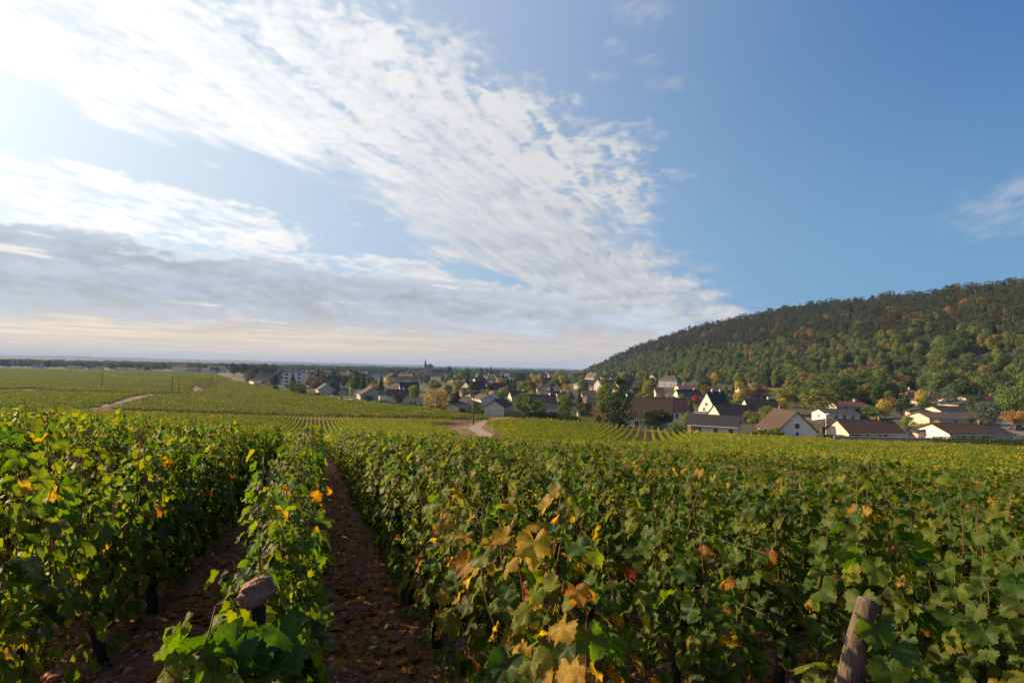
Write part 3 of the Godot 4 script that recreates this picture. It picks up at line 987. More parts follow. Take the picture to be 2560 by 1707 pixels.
# ---------------------------------------------------------------- houses
# x, metres ahead, turn, length, depth, eave, ridge, roof kind, wall, roof, chimneys, openings, label
const HOUSES := [
	[52.2,146.3,-24,12.0,8.0,2.6,4.8,"g","cream","slate",0,"F.17o F.56s F.86s","cream bungalow with one open and two closed brown shutters at the vineyard edge"],
	[65.5,135.7,90,11.0,8.8,2.4,6.6,"g","white","brown",1,"L.5su L.5q","white house with its broad gable and single brown upstairs shutter facing the vines"],
	[79.1,127.4,3,12.5,8.0,2.4,4.7,"g","cream","brown",1,"F.12g F.33q F.56q F.66q","long pale house with brown roof behind the grey stone wall"],
	[95.4,120.3,4,13.6,9.0,2.4,4.0,"g","white","brown",1,"F.17g F.36q F.53q F.6q","rightmost long white house with brown roof behind the dark clipped hedge"],
	[88.8,123.7,80,4.0,2.5,2.4,2.8,"g","pink","slate",0,"","small pinkish lean-to shed between the two long brown roofed houses"],
	[122.5,208.1,0,11.2,8.0,2.4,3.6,"g","cream","redtile",1,"F.3p F.7p","house with the bright terracotta red roof below the hillside forest"],
	[106.5,186.8,2,11.1,8.0,2.4,3.6,"g","white","greybrown",0,"F.3p F.55p F.8p L.5p","white house with grey brown roof behind the white lamp post"],
	[89.4,160.2,0,5.8,6.0,2.4,3.3,"h","dark","brown",0,"","brown hipped garden pavilion beside the long pale house behind the wall"],
	[129.5,181.7,70,9.0,6.0,2.4,3.4,"g","pink","slate",0,"L.7q","pink gabled house with slate roof sloping down to the right"],
	[123.2,161.9,2,14.8,8.0,2.4,3.6,"g","cream","tan",0,"F.2p F.5p F.8p","house with the long pinkish tan roof behind the rightmost white house"],
	[137.4,178.7,0,10.4,8.0,2.4,3.6,"g","cream","slate",0,"F.3p F.6p","dark roofed house between the pinkish tan roof and the cream gable"],
	[152.8,194.1,90,10.0,7.7,2.4,3.6,"g","cream","slate",1,"L.5p","cream house with wide low gable in the far right rows"],
	[156.6,202.1,0,6.2,7.0,2.4,3.5,"g","cream","greybrown",0,"F.5p","low grey brown roofed wing left of the wide cream gable"],
	[151.9,208.6,0,6.3,9.0,2.4,3.8,"h","cream","brown",1,"F.3p F.7p","house with hipped brown roof and tall red chimney beside the blue spruces"],
	[165.0,200.1,3,14.1,9.0,2.4,4.1,"g","cream","brown",1,"F.3p F.7p","big brown roofed house at the far right below the forest"],
	[172.1,247.5,0,4.1,7.0,2.4,3.5,"g","pink","redtile",1,"","little red roofed house right at the forest foot"],
	[76.0,193.1,6,14.4,9.0,2.4,5.5,"g","cream","black",0,"F.6t F.7t","house with long black roof and cream left gable behind the brown shuttered bungalow"],
	[80.0,223.1,36,11.0,7.1,2.5,8.2,"g","white","black",2,"L.5pu L.35p","tall steep white gabled house with black roof in the middle rows"],
	[89.6,204.9,0,10.9,8.0,3.1,6.3,"g","white","black",1,"F.3p F.55s","white house with black roof behind the round green garden trees"],
	[43.6,175.9,-18,12.2,9.0,2.4,8.4,"g","white","brown",0,"F.16t F.4p F.6p","big house under a huge brown roof behind the dark clipped round tree"],
	[60.9,208.7,0,6.6,9.0,2.4,6.8,"g","white","redbrown",0,"F.3t F.65p","white house with red brown roof right of the huge brown roof"],
	[62.8,294.3,8,6.0,7.0,2.4,4.1,"g","white","black",0,"L.5p","small white house with black roof just above the huge brown roof"],
	[67.7,322.8,75,6.0,3.5,3.6,5.8,"g","cream","slate",0,"L.5pu","narrow cream gable peeping over the small black roofed house"],
	[79.1,283.4,0,4.3,7.0,2.4,3.5,"h","cream","redtile",0,"","small house with pyramid terracotta roof in the middle rows"],
	[87.2,281.1,10,11.9,8.0,2.5,5.5,"g","white","black",1,"L.5p F.4p","white gabled house with black roof beside the reddish tree"],
	[103.7,334.1,0,13.0,8.0,2.4,3.6,"g","cream","redbrown",2,"F.3p F.6p","long red brown roofed house near the forest foot behind the golden birch"],
	[129.1,314.3,0,9.2,8.0,2.4,3.6,"g","cream","redtile",1,"F.5p","red roofed house at the forest foot beside the small yellow tree"],
	[115.0,320.0,0,5.4,7.0,2.4,3.5,"g","cream","brown",0,"","brown roofed house half hidden between the dark conifers"],
	[81.8,314.7,0,4.8,7.0,2.4,4.7,"g","cream","redbrown",0,"F.5p","house with red brown roof right of the golden birch"],
	[35.2,260.9,20,5.0,8.0,3.1,5.2,"h","yellow","greybrown",0,"F.4t L.4p","yellow walled house with hipped roof left of the tall cedar"],
	[27.9,198.4,0,8.6,8.0,2.4,4.4,"h","white","brown",0,"F.5t F.65p","white house with low hipped brown roof behind the long hedge"],
	[42.7,312.6,0,7.8,8.0,2.4,4.8,"g","white","redbrown",1,"F.5p","house with dusky red roof and chimney behind the yellow walled house"],
	[26.0,278.3,12,7.5,8.0,2.9,5.8,"g","white","black",2,"F.15q F.5q L.5p","white house with sunlit cream gable and black roof above the blue spruce"],
	[23.8,311.9,12,5.3,7.0,2.4,4.6,"g","cream","slate",0,"","small cream gable tucked behind the black roofed white house"],
	[24.4,336.5,-14,10.1,9.0,2.8,6.4,"g","white","greybrown",1,"F.3k F.45k","grey brown roofed house with two skylights in the middle of town"],
	[-4.0,209.7,72,12.0,7.4,3.1,5.4,"g","cream","black",0,"L.2m F.2p F.6p","tan gabled house with green shutter at the corner of the vineyard road"],
	[4.0,296.7,14,9.4,8.0,2.5,5.2,"g","cream","black",1,"L.6pu","house with steep cream gable and black roof above the round leafy tree"],
	[13.4,243.0,4,11.5,8.0,2.7,5.8,"g","cream","black",0,"","long black roofed house behind the scarlet shrub"],
	[15.5,207.5,-10,4.1,7.0,2.4,4.3,"g","greywall","slate",0,"F.4t F.75t","grey slate roofed garage house left of the leafy garden tree"],
	[-12.9,270.7,-66,12.0,7.2,2.4,4.3,"g","white","brown",1,"F.2s F.5s","white house with brown roof and sunlit shuttered side beyond the utility pole"],
	[-10.8,302.7,-66,9.0,4.6,2.5,4.6,"g","white","orange",0,"","white house with bright orange tile roof behind the shuttered white house"],
	[-20.5,222.3,80,16.0,4.5,2.4,3.1,"g","cream","brown",0,"","low cream gabled house with wide dark roof left of the utility pole"],
	[-15.8,228.6,0,9.5,9.0,2.4,3.8,"h","cream","brown",0,"F.5p","low house with spreading hipped dark roof beside the utility pole"],
	[-40.2,243.7,0,8.8,8.0,2.4,3.6,"g","white","black",0,"F.3p F.5p F.8p","low house with black roof between the plum tree and the weeping willow"],
	[-60.0,266.7,16,3.3,6.0,3.3,4.8,"g","white","black",0,"","narrow white annexe with small black roof at the road bend"],
	[-53.2,267.0,14,9.9,8.0,3.3,5.9,"g","white","black",1,"F.6s","white house with black roof behind the left dark plum tree"],
	[-71.5,290.5,-68,15.0,12.1,2.4,6.0,"g","greywall","brown",2,"F.5p","big pale gabled house with brown roof and white chimneys along the road"],
	[-66.9,372.8,18,12.0,8.0,2.6,6.4,"g","pink","black",0,"L.5pu","pinkish gabled house with black roof among the yellow green trees"],
	[-108.6,333.1,-64,12.0,9.3,2.4,5.7,"g","cream","brown",1,"F.5p F.3k F.6k","brown roofed house with skylights behind the roadside hedge"],
	[-94.5,321.9,96,7.0,4.3,2.4,3.8,"g","pink","black",0,"","small pink gabled house right of the brown roofed roadside house"],
	[-190.1,558.9,0,27.8,9.0,4.3,8.1,"g","white","black",0,"F.1p F.25p F.4p F.55p F.7p F.85p","long white terrace with black roof right of the apartment block"],
	[-168.8,551.3,100,18.0,8.9,6.5,8.8,"g","cream","black",0,"L.3pu L.5pu L.7pu L.3p L.7p","tall cream gable with narrow windows at the end of the terrace"],
	[-200.5,468.2,6,18.4,10.0,5.2,8.4,"g","pink","black",1,"F.2p F.4p F.6p F.8p","long black roofed house with brick pink gable beside the road"],
	[-178.1,403.8,0,5.1,9.0,3.1,4.4,"h","cream","tan",0,"","low cream workshop at the roadside below the pink gable"],
	[-190.1,450.7,80,6.0,2.2,2.4,3.8,"g","cream","orange",0,"","tiny cream gabled hut left of the apartment block"],
	[-171.1,753.5,0,22.7,9.0,4.7,7.8,"g","white","slate",2,"F.3p F.6p","white town house with slate roof and tall chimneys above the olive tree"],
	[-216.5,866.7,70,9.0,9.1,3.6,6.1,"g","cream","slate",0,"","cream gabled town house catching the sun left of the slate roofs"],
	[-102.1,554.9,0,21.7,9.0,3.5,6.9,"g","greywall","slate",2,"F.2p F.4p F.6p F.8p","wide grey town house with slate roof and white chimneys"],
	[-18.1,574.3,-10,9.0,8.0,2.4,4.3,"h","cream","redtile",0,"","town house with pyramid red tile roof beside the tall dark conifer"],
	[1.0,511.1,80,10.0,7.3,3.2,5.3,"g","greywall","slate",1,"L.5p","grey gabled town house right of the tall dark conifer"],
	[35.0,580.8,0,9.8,8.0,2.4,3.6,"g","white","slate",1,"F.5p","low white house with slate roof below the vineyard slope"],
	[47.2,687.2,0,9.6,7.0,2.4,3.5,"g","pink","redtile",0,"","pink roofed house at the foot of the vineyard slope"],
	[61.9,842.5,80,6.0,7.2,3.0,5.3,"g","white","redtile",0,"L.5pu","small white pavilion with red roof on the vineyard slope"],
	[69.3,456.1,60,8.0,8.1,2.4,4.4,"g","white","slate",0,"","white gabled house on the slope left of the tall cedar"],
	[-640.5,932.1,0,11.1,9.0,3.3,5.2,"g","white","slate",0,"F.2p F.5p F.8p","white far house with dark windows at the left field end"],
	[-612.5,918.6,0,18.0,10.0,3.2,4.7,"g","white","slate",0,"F.2g F.7p","long white far shed at the left field end"],
	[-545.1,942.1,0,24.4,16.0,7.9,13.8,"h","white","brown",0,"F.2p F.5p F.8p","large far building with hipped brown roof at the field end"],
	[-499.1,893.1,0,16.3,12.0,5.0,8.0,"g","greywall","slate",0,"F.3p F.7p","grey far warehouse right of the large hipped roof building"],
	[-491.9,913.2,0,21.8,12.0,5.1,6.9,"h","white","slate",0,"F.2p F.4p F.6p F.8p","white flat far building with a row of windows at the field end"],
	[-503.6,972.0,0,25.9,14.0,7.5,10.8,"g","white","brown",0,"F.3p F.7p","long far building with brown roof left of the tall dark trees"],
	[-828.3,992.9,0,14.6,10.0,3.5,9.0,"g","white","brown",0,"","far house with broad pale roof among the trees at the left edge"],
	[-727.9,991.7,80,9.0,8.5,3.5,6.2,"g","white","slate",0,"","white far gable beside the thin distant pole"],
	[-672.5,927.1,0,9.1,9.0,3.2,5.8,"g","white","slate",0,"","white far barn right of the thin distant pole"],
	[-606.4,945.0,0,12.6,9.0,3.3,5.2,"g","cream","slate",0,"F.5p","low cream far house between two dark trees"],
	[-761.9,992.0,0,24.4,9.0,2.8,4.8,"g","cream","brown",0,"F.3p","brown roofed far farm house left of the distant pole"],
]


func opening(o: Node3D, side: String, u: float, kind: String, upper: bool, l: float, d: float, eave: float) -> void:
	var out := Vector3(0, 0, 1)
	var right := Vector3(1, 0, 0)
	var origin := Vector3(0, 0, d * 0.5)
	var run := l
	if side == "L":
		out = Vector3(-1, 0, 0)
		right = Vector3(0, 0, 1)
		origin = Vector3(-l * 0.5, 0, 0)
		run = d
	elif side == "R":
		out = Vector3(1, 0, 0)
		right = Vector3(0, 0, -1)
		origin = Vector3(l * 0.5, 0, 0)
		run = d
	var w := 1.1
	var h := 1.25
	var sill := 0.85
	match kind:
		"q":
			w = 0.85
			h = 0.85
			sill = 1.25
		"g":
			w = 2.3
			h = 2.0
			sill = 0.05
		"t":
			w = 1.2
			h = 1.95
			sill = 0.1
		"m", "s":
			w = 1.15
			h = 1.2
	if upper:
		sill = maxf(eave + 0.1, 2.9)
	sill = minf(sill, maxf(eave - h - 0.12, 0.05)) if not upper else sill
	var b := Basis(right, Vector3.UP, out)
	var at := origin + right * run * (u - 0.5) + Vector3(0, sill, 0)
	var x := Transform3D(b, at)
	var frame := Mb.new()
	for e in [[-w * 0.5, h * 0.5, 0.08, h + 0.08], [w * 0.5, h * 0.5, 0.08, h + 0.08]]:
		frame.box(Vector3(e[0], e[1], 0.03), Vector3(e[2], e[3], 0.09))
	for e in [[0.0, 0.0, w - 0.08, 0.08], [0.0, h, w - 0.08, 0.08]]:
		frame.box(Vector3(e[0], e[1], 0.03), Vector3(e[2], e[3], 0.085))
	if kind in ["p", "o", "t"]:
		frame.box(Vector3(0, h * 0.5, 0.03), Vector3(0.07, h - 0.08, 0.08))
	if kind != "g":
		frame.box(Vector3(0, -0.09, 0.06), Vector3(w + 0.3, 0.09, 0.2))
	var f := part("garage_door" if kind == "g" else "window", frame.mesh(mat.trim), o, x)
	var pane := Mb.new()
	pane.box(Vector3(0, h * 0.5, 0.015), Vector3(w - 0.08, h - 0.08, 0.05))
	var closed := kind in ["s", "m", "g"]
	part("shutter" if kind in ["s", "m"] else "panel" if closed else "pane", pane.mesh(mat.green_paint if kind == "m" else mat.shutter if kind == "s" else mat.gate if kind == "g" else mat.glass), f)
	if kind == "o":
		for s in [-1, 1]:
			var sh := Mb.new()
			sh.box(Vector3(s * (w * 0.5 + 0.34), h * 0.5, 0.05), Vector3(0.56, h, 0.05))
			part("shutter", sh.mesh(mat.shutter), f)


func house(e: Array) -> void:
	var l: float = e[3]
	var d: float = e[4]
	var eave: float = e[5]
	var ridge: float = e[6]
	var y0 := 1e9
	var turn := deg_to_rad(e[2])
	for s in [[-0.5, -0.5], [0.5, -0.5], [-0.5, 0.5], [0.5, 0.5], [0.0, 0.0]]:
		var q := Vector3(s[0] * l, 0, s[1] * d).rotated(Vector3.UP, turn)
		y0 = minf(y0, height(e[0] + q.x, e[1] - q.z))
	var base := Vector3(e[0], height(e[0], e[1]), -e[1])
	var o := thing("house", e[12], "house", base, turn, "")
	var bottom := y0 - base.y - 0.3
	var hip: bool = e[7] == "h"
	var hx := l * 0.5
	var hz := d * 0.5
	var wall := Mb.new()
	var top_l := ridge if not hip else eave
	var open_sides: bool = e[8] == "dark"
	if open_sides:
		for sx in [-1, 1]:
			for sz in [-1, 1]:
				wall.box(Vector3(sx * (hx - 0.1), (eave + bottom) * 0.5, sz * (hz - 0.1)), Vector3(0.18, eave - bottom, 0.18))
	else:
		for s in [-1.0, 1.0]:
			var a := Vector3(-s * hx, bottom, s * hz)
			var b := Vector3(s * hx, bottom, s * hz)
			wall.quad(a, Vector3(a.x, eave, a.z), Vector3(b.x, eave, b.z), b)
			var g := Vector3(s * hx, bottom, s * hz)
			var g2 := Vector3(s * hx, bottom, -s * hz)
			wall.quad(g, Vector3(g.x, eave, g.z), Vector3(g2.x, eave, g2.z), g2)
			if not hip:
				wall.tri(Vector3(s * hx, eave, s * hz), Vector3(s * hx, ridge, 0), Vector3(s * hx, eave, -s * hz))
	part("wall", wall.mesh(mat[e[8]]), o)
	# roof
	var over := 0.4
	var roof := Mb.new()
	var slope := (ridge - eave) / hz
	var ey := eave - over * slope
	var th := 0.2
	if hip:
		var rx := maxf(hx - hz * 0.9, 0.15)
		var q := [Vector3(-hx - over, ey + 0.06, hz + over), Vector3(hx + over, ey + 0.06, hz + over), Vector3(hx + over, ey + 0.06, -hz - over), Vector3(-hx - over, ey + 0.06, -hz - over)]
		var r0 := Vector3(-rx, ridge + th, 0)
		var r1 := Vector3(rx, ridge + th, 0)
		var upv := Vector3(0, 0.16, 0)
		roof.quad(q[0] + upv, r0, r1, q[1] + upv)
		roof.quad(q[2] + upv, r1, r0, q[3] + upv)
		roof.tri(q[1] + upv, r1, q[2] + upv)
		roof.tri(q[3] + upv, r0, q[0] + upv)
		for k in 4:
			roof.quad(q[k], q[k] + upv, q[(k + 1) % 4] + upv, q[(k + 1) % 4])
		roof.quad(q[0], q[1], q[2], q[3])
	else:
		var gx := hx + 0.3
		for s in [-1.0, 1.0]:
			var a := Vector3(-s * gx, ey, s * (hz + over))
			var b := Vector3(s * gx, ey, s * (hz + over))
			var c := Vector3(s * gx, ridge, 0)
			var f := Vector3(-s * gx, ridge, 0)
			var upv := Vector3(0, th, 0)
			var courses := int(hz / 0.42) if e[1] < 240.0 else 1
			for k in courses:   # rows of tiles, each lapping over the one below
				var lo := float(k) / courses
				var hi := float(k + 1) / courses
				var lap := upv + Vector3(0, 0.06 if courses > 1 else 0.0, 0)
				var tone := 0.86 + 0.14 * absf(sin(k * 12.9 + l * 7.0))
				roof.quad(a.lerp(f, lo) + lap, a.lerp(f, hi) + upv, b.lerp(c, hi) + upv, b.lerp(c, lo) + lap, Color(tone, tone, tone))
				if courses > 1:
					roof.quad(a.lerp(f, lo) + upv, a.lerp(f, lo) + lap, b.lerp(c, lo) + lap, b.lerp(c, lo) + upv, Color(tone, tone, tone))
			roof.quad(b, c, f, a)
			roof.quad(a, a + upv, b + upv, b)
			roof.quad(b, b + upv, c + upv, c)
			roof.quad(f, f + upv, a + upv, a)
	# a real roof sags and its courses are uneven: a thin ridge cap and a gutter along the eaves
	var rm := part("roof", roof.mesh(mat[e[9]]), o)
	if not hip:
		var cap := Mb.new()
		cap.tube([Vector3(-hx - 0.3, ridge + th, 0), Vector3(0, ridge + th - 0.02, 0), Vector3(hx + 0.3, ridge + th, 0)], [0.12, 0.12, 0.12], 6)
		part("ridge_cap", cap.mesh(mat[e[9]]), rm)
	if not open_sides:
		var gutter := Mb.new()
		gutter.tube([Vector3(-hx, ey + 0.02, hz + over + 0.06), Vector3(hx, ey + 0.02, hz + over + 0.06)], [0.07, 0.07], 5)
		part("gutter", gutter.mesh(mat.trim), rm)
	if e[1] < 300.0 and int(e[0] * 7.0) % 5 < 3 and not open_sides:
		var an := Mb.new()
		var mast := Vector3(-hx * 0.35, ridge, 0.1)
		an.tube([mast, mast + Vector3(0, 2.1, 0)], [0.025, 0.02], 5)
		for k in 5:
			an.box(mast + Vector3(0.3 * k - 0.6, 2.0, 0), Vector3(0.03, 0.03, 0.9 - 0.1 * k))
		an.box(mast + Vector3(0, 2.03, 0), Vector3(1.4, 0.03, 0.03))
		part("antenna", an.mesh(mat.wire), rm)
	for k in int(e[10]):
		var cx := hx * (0.55 if k == 0 else -0.4)
		var tall: bool = "tall red chimney" in e[12]
		var ch := Mb.new()
		ch.box(Vector3(cx, ridge + (0.6 if tall else 0.1), 0.15), Vector3(0.6, 2.4 if tall else 1.35, 0.5))
		ch.box(Vector3(cx, ridge + (1.85 if tall else 0.82), 0.15), Vector3(0.74, 0.1, 0.62))
		for s in [-0.18, 0.18]:
			ch.tube([Vector3(cx + s, ridge + (1.88 if tall else 0.85), 0.15), Vector3(cx + s, ridge + (2.2 if tall else 1.12), 0.15)], [0.1, 0.085], 6)
		part("chimney", ch.mesh(mat.brick if e[9] in ["brown", "redbrown"] and k == 0 else mat.white), rm)
	for win in (e[11] as String).split(" ", false):
		var s := win.substr(0, 1)
		var rest := win.substr(1)
		var upper := rest.ends_with("u")
		if upper:
			rest = rest.substr(0, rest.length() - 1)
		var kind := rest.substr(rest.length() - 1)
		var u := rest.substr(0, rest.length() - 1).to_float()
		if kind == "k":
			var sk := Mb.new()
			var zz := hz * 0.5
			var b := Basis(Vector3.RIGHT, atan(slope))
			sk.box(Vector3((u - 0.5) * l, lerpf(ridge, eave, 0.5) + th + 0.03, zz), Vector3(0.9, 0.1, 1.3), Color.WHITE, b)
			part("skylight", sk.mesh(mat.skylight), rm)
		else:
			opening(o, s, u, kind, upper, l, d, eave)


# what a tree or house stands near, in words
const LANDMARKS := [[-138, 962, "the church"], [-155, 409, "the apartment block"], [-25, 225, "the weeping willow"], [-10, 163, "the bend pole"], [31, 166, "the tall ragged cedar"], [47, 178, "the huge brown roof"], [80, 224, "the steep white gable"], [110, 206, "the terracotta roof"], [88, 196, "the largest street tree"], [3, 208, "the tan corner house"], [-205, 463, "the brick pink gable"], [-118, 556, "the white terrace"], [-36, 247, "the left plum tree"], [-22, 574, "the red pyramid roof"], [48, 840, "the slope pavilion"], [52, 281, "the golden birch"], [-88, 550, "the grey town house"], [157, 205, "the blue spruces"], [180, 196, "the far right brown roof"], [130, 210, "the brownish forest pine"], [12, 290, "the steep cream gable"], [40, 259, "the yellow walled house"], [-58, 290, "the big pale gable"], [66, 282, "the reddish tree"], [110, 120, "the rightmost white house"], [65, 126, "the broad white gable"], [-100, 335, "the skylight house"]]
const FAR_MARKS := [[-243, 338, "the left field pole"], [-167, 281, "the twin legged pole"], [-489, 666, "the thin distant pole"], [-430, 935, "the hipped far building"], [-690, 914, "the long white far shed"], [-235, 448, "the pole in the striped rows"], [-800, 935, "the four glinting cars"], [-151, 184, "the field track"]]


func beside(x: float, w: float) -> String:
	var best := 1e9
	var words := ""
	for m in LANDMARKS:
		var across: float = (x / w - float(m[0]) / m[1]) * w
		var deep: float = w - m[1]
		var d := absf(across) + absf(deep) * 0.45
		if d < best:
			best = d
			var way := ""
			if absf(across) < 9.0:
				way = "behind" if deep > 0.0 else "in front of"
				if absf(deep) > 70.0:
					way = "far " + way
			else:
				way = "left of" if across < 0.0 else "right of"
				if absf(across) > 22.0:
					way = "well " + way
				if deep > 25.0:
					way = "behind and " + way
			words = way + " " + m[2]
	return words


func above(x: float, w: float, marks: Array) -> String:
	var best := 1e9
	var words := ""
	for m in marks:
		var across: float = x / w - float(m[0]) / m[1]
		if absf(across) < best:
			best = absf(across)
			words = ("straight above " if best < 0.012 else "above left of " if across < 0.0 else "above right of ") + m[2]
	return words


func hue_words(hue: String) -> String:
	return {"olivegreen": "olive green", "yellowgreen": "yellow green", "bluegreen": "blue green", "dark": "dark green", "forest": "deep green", "pine": "dark", "rust": "rust brown", "gold": "golden"}.get(hue, hue)


func build_village() -> void:
	for e in HOUSES:
		house(e)
	# dormer of the white house with the broad gable, and the wall, hedges and sheds along the vineyard
	apartment_block()
	church()
	stone_wall("stone_wall", "long grey stone garden wall along the right vineyard edge", [[63.7, 112.3], [81.2, 109.0]], 1.9, 0.35)
	stone_wall("stone_wall", "low stone wall under the white house with the broad gable", [[53.0, 128.9], [61.0, 127.9], [68.2, 126.6]], 1.0, 0.3)
	stone_wall("white_wall", "white garden wall by the parked cars on the town road", [[-79.0, 271.5], [-68.5, 259.5], [-57.5, 246.5]], 1.0, 0.25, "white")
	stone_wall("white_fence_wall", "low white fence behind the clipped box hedge", [[62.0, 141.0], [72.5, 139.0]], 1.0, 0.2, "trim")
	stone_wall("cream_wall", "cream roadside wall of the low workshop", [[-206.0, 448.0], [-190.0, 424.0], [-180.0, 405.0]], 2.6, 0.4, "cream")
	stone_wall("white_yard_wall", "white curved yard wall at the foot of the tall steep white gable", [[69.5, 216.0], [75.0, 214.0], [79.0, 210.0]], 1.6, 0.3, "white")
	hedge("dark clipped hedge in front of the rightmost white house", [[77.2, 104.2], [81.8, 99.8], [88.0, 95.0], [97.0, 88.0]], 2.3, 1.1, "dark")
	hedge("long green clipped hedge in front of the low hipped brown roof", [[15.6, 194.3], [22.0, 186.5], [29.8, 178.0]], 1.9, 1.0, "green")
	hedge("roadside hedge below the brown roofed house with skylights", [[-118.0, 318.0], [-108.5, 306.0], [-99.5, 295.5]], 2.2, 1.2, "green")
	hedge("roadside hedge beside the parked white cars", [[-97.5, 295.0], [-90.0, 285.5], [-81.5, 274.5]], 2.0, 1.2, "green")
	hedge("tall hedge below the apartment block", [[-173.5, 394.0], [-162.0, 378.0], [-151.5, 363.5]], 2.8, 1.4, "green")
	hedge("dark hedge left of the low cream gable by the utility pole", [[-28.0, 223.5], [-25.2, 220.5], [-22.5, 219.0]], 1.4, 1.0, "dark")
	hedge("dark hedge right of the low cream gable by the utility pole", [[-18.8, 214.5], [-14.0, 211.0], [-9.5, 208.0]], 1.7, 1.0, "dark")
	hedge("dark rough hedge at the road bend before the low black roof", [[-54.5, 247.5], [-44.0, 238.5], [-31.0, 229.5]], 1.5, 1.2, "dark")
	hedge("tall rough hedge below the large leafy green tree", [[-2.0, 200.5], [6.0, 195.5], [14.5, 191.5]], 2.2, 1.4, "dark")
	hedge("bright clipped box hedge beside the green shrub", [[58.2, 134.5], [61.6, 134.0]], 2.2, 1.5, "green")
	hedge("flowering brownish hedge left of the broad white gable", [[55.5, 131.5], [62.5, 130.2]], 1.7, 1.3, "brown")
	hedge("long yellowish hedge line at the forest foot", [[98.0, 322.0], [125.0, 318.0], [150.0, 300.0]], 2.0, 1.5, "yellow")
	hedge("yellowish hedge line below the forest on the far right", [[158.0, 252.0], [180.0, 246.0], [202.0, 232.0]], 1.7, 1.3, "yellow")
	hedge("clipped lawn hedge right of the broad white gable", [[71.5, 140.0], [77.0, 146.0]], 1.3, 2.0, "green")
	hedge("shaded hedge between the broad gable and the stone wall", [[66.5, 121.5], [70.5, 120.5]], 1.8, 1.4, "dark")
	# hedges that part the gardens
	var hr := RandomNumberGenerator.new()
	hr.seed = 23
	var made := 0
	for e in HOUSES:
		if e[1] > 330.0 or e[1] < 150.0 or made >= 26 or hr.randf() < 0.3:
			continue
		made += 1
		var side := -1.0 if hr.randf() < 0.5 else 1.0
		var a := Vector2(e[0] + side * (e[3] * 0.5 + 3.0), e[1] - e[4] * 0.5 - 4.0)
		var turn := deg_to_rad(e[2] + hr.randf_range(-8, 8))
		var b := a + (Vector2(sin(turn), cos(turn)) if hr.randf() < 0.5 else Vector2(-side * cos(turn), side * sin(turn))) * hr.randf_range(7.0, 13.0)
		hedge("clipped hedge parting the gardens between the houses", [[a.x, a.y], [(a.x + b.x) * 0.5, (a.y + b.y) * 0.5], [b.x, b.y]], hr.randf_range(1.3, 2.0), 0.9, ["green", "dark", "olive"][hr.randi() % 3], "hedges between the town gardens")
	# roofs of the town centre, far off and alike
	var r := RandomNumberGenerator.new()
	r.seed = 8
	var used := []
	for e in HOUSES:
		used.append(Vector2(e[0], e[1]))
	var n := 0
	var tries := 0
	while n < 95 and tries < 5000:
		tries += 1
		var w := r.randf_range(330.0, 1050.0)
		var x := w * r.randf_range(-0.42, 0.30)
		var p := Vector2(x, w)
		if not in_poly(village_poly, x, w) or x > along_line(FOOT, w) - 45.0:
			continue
		var clear := true
		for q in used:
			if p.distance_to(q) < 15.0:
				clear = false
				break
		for q in [[-155.0, 404.0, 0.05], [-137.0, 960.0, 0.03], [-120.0, 545.0, 0.05], [-70.0, 300.0, 0.05]]:
			if absf(x / w - q[0] / q[1]) < q[2] and w < q[1] + 40.0:
				clear = false
		if not clear:
			continue
		used.append(p)
		n += 1
		var d := r.randf_range(8.0, 10.0)
		var eave := r.randf_range(2.8, 4.8)
		var c: String = ["slate", "slate", "black", "greybrown", "brown", "redbrown", "tan"][r.randi() % 7]
		var hipped := r.randf() < 0.2
		var wc: String = ["white", "cream", "cream", "greywall", "pink"][r.randi() % 5]
		house([x, w, r.randf_range(-60, 60), r.randf_range(9.0, 14.0), d, eave, eave + d * r.randf_range(0.3, 0.5), "h" if hipped else "g", wc, c, r.randi() % 3, "F.3p F.7p L.5p" if w < 600.0 else "F.5p", "%s house with %s %sroof %s" % [{"greywall": "grey"}.get(wc, wc), {"greybrown": "grey brown", "redbrown": "red brown"}.get(c, c), "hipped " if hipped else "", beside(x, w)]])
		get_child(get_child_count() - 1).set_meta("group", "houses of the hazy town centre")


func stone_wall(called: String, label: String, pts: Array, tall: float, thick: float, material := "stonewall") -> void:
	var mb := Mb.new()
	for k in pts.size() - 1:
		var a := Vector2(pts[k][0], pts[k][1])
		var b := Vector2(pts[k + 1][0], pts[k + 1][1])
		var steps := maxi(1, int(a.distance_to(b) / 2.0))
		for s in steps:
			var p := a.lerp(b, float(s) / steps)
			var q := a.lerp(b, float(s + 1) / steps)
			var o := (q - p).normalized().orthogonal() * thick * 0.5
			var y0 := height(p.x, p.y)
			var y1 := height(q.x, q.y)
			var c := [Vector3(p.x + o.x, y0, -p.y - o.y), Vector3(q.x + o.x, y1, -q.y - o.y), Vector3(q.x - o.x, y1, -q.y + o.y), Vector3(p.x - o.x, y0, -p.y + o.y)]
			var up := Vector3(0, tall + 0.05 * bump_noise.get_noise_2d(s * 9.0, k * 5.0), 0)
			var dn := Vector3(0, -0.3, 0)
			for j in 4:
				if (j == 1 and (k < pts.size() - 2 or s < steps - 1)) or (j == 3 and (k > 0 or s > 0)):
					continue
				mb.quad(c[j] + dn, c[j] + up, c[(j + 1) % 4] + up, c[(j + 1) % 4] + dn)
			mb.quad(c[0] + up, c[3] + up, c[2] + up, c[1] + up)
	tag(part(called, mb.mesh(mat[material]), self), label, "wall")


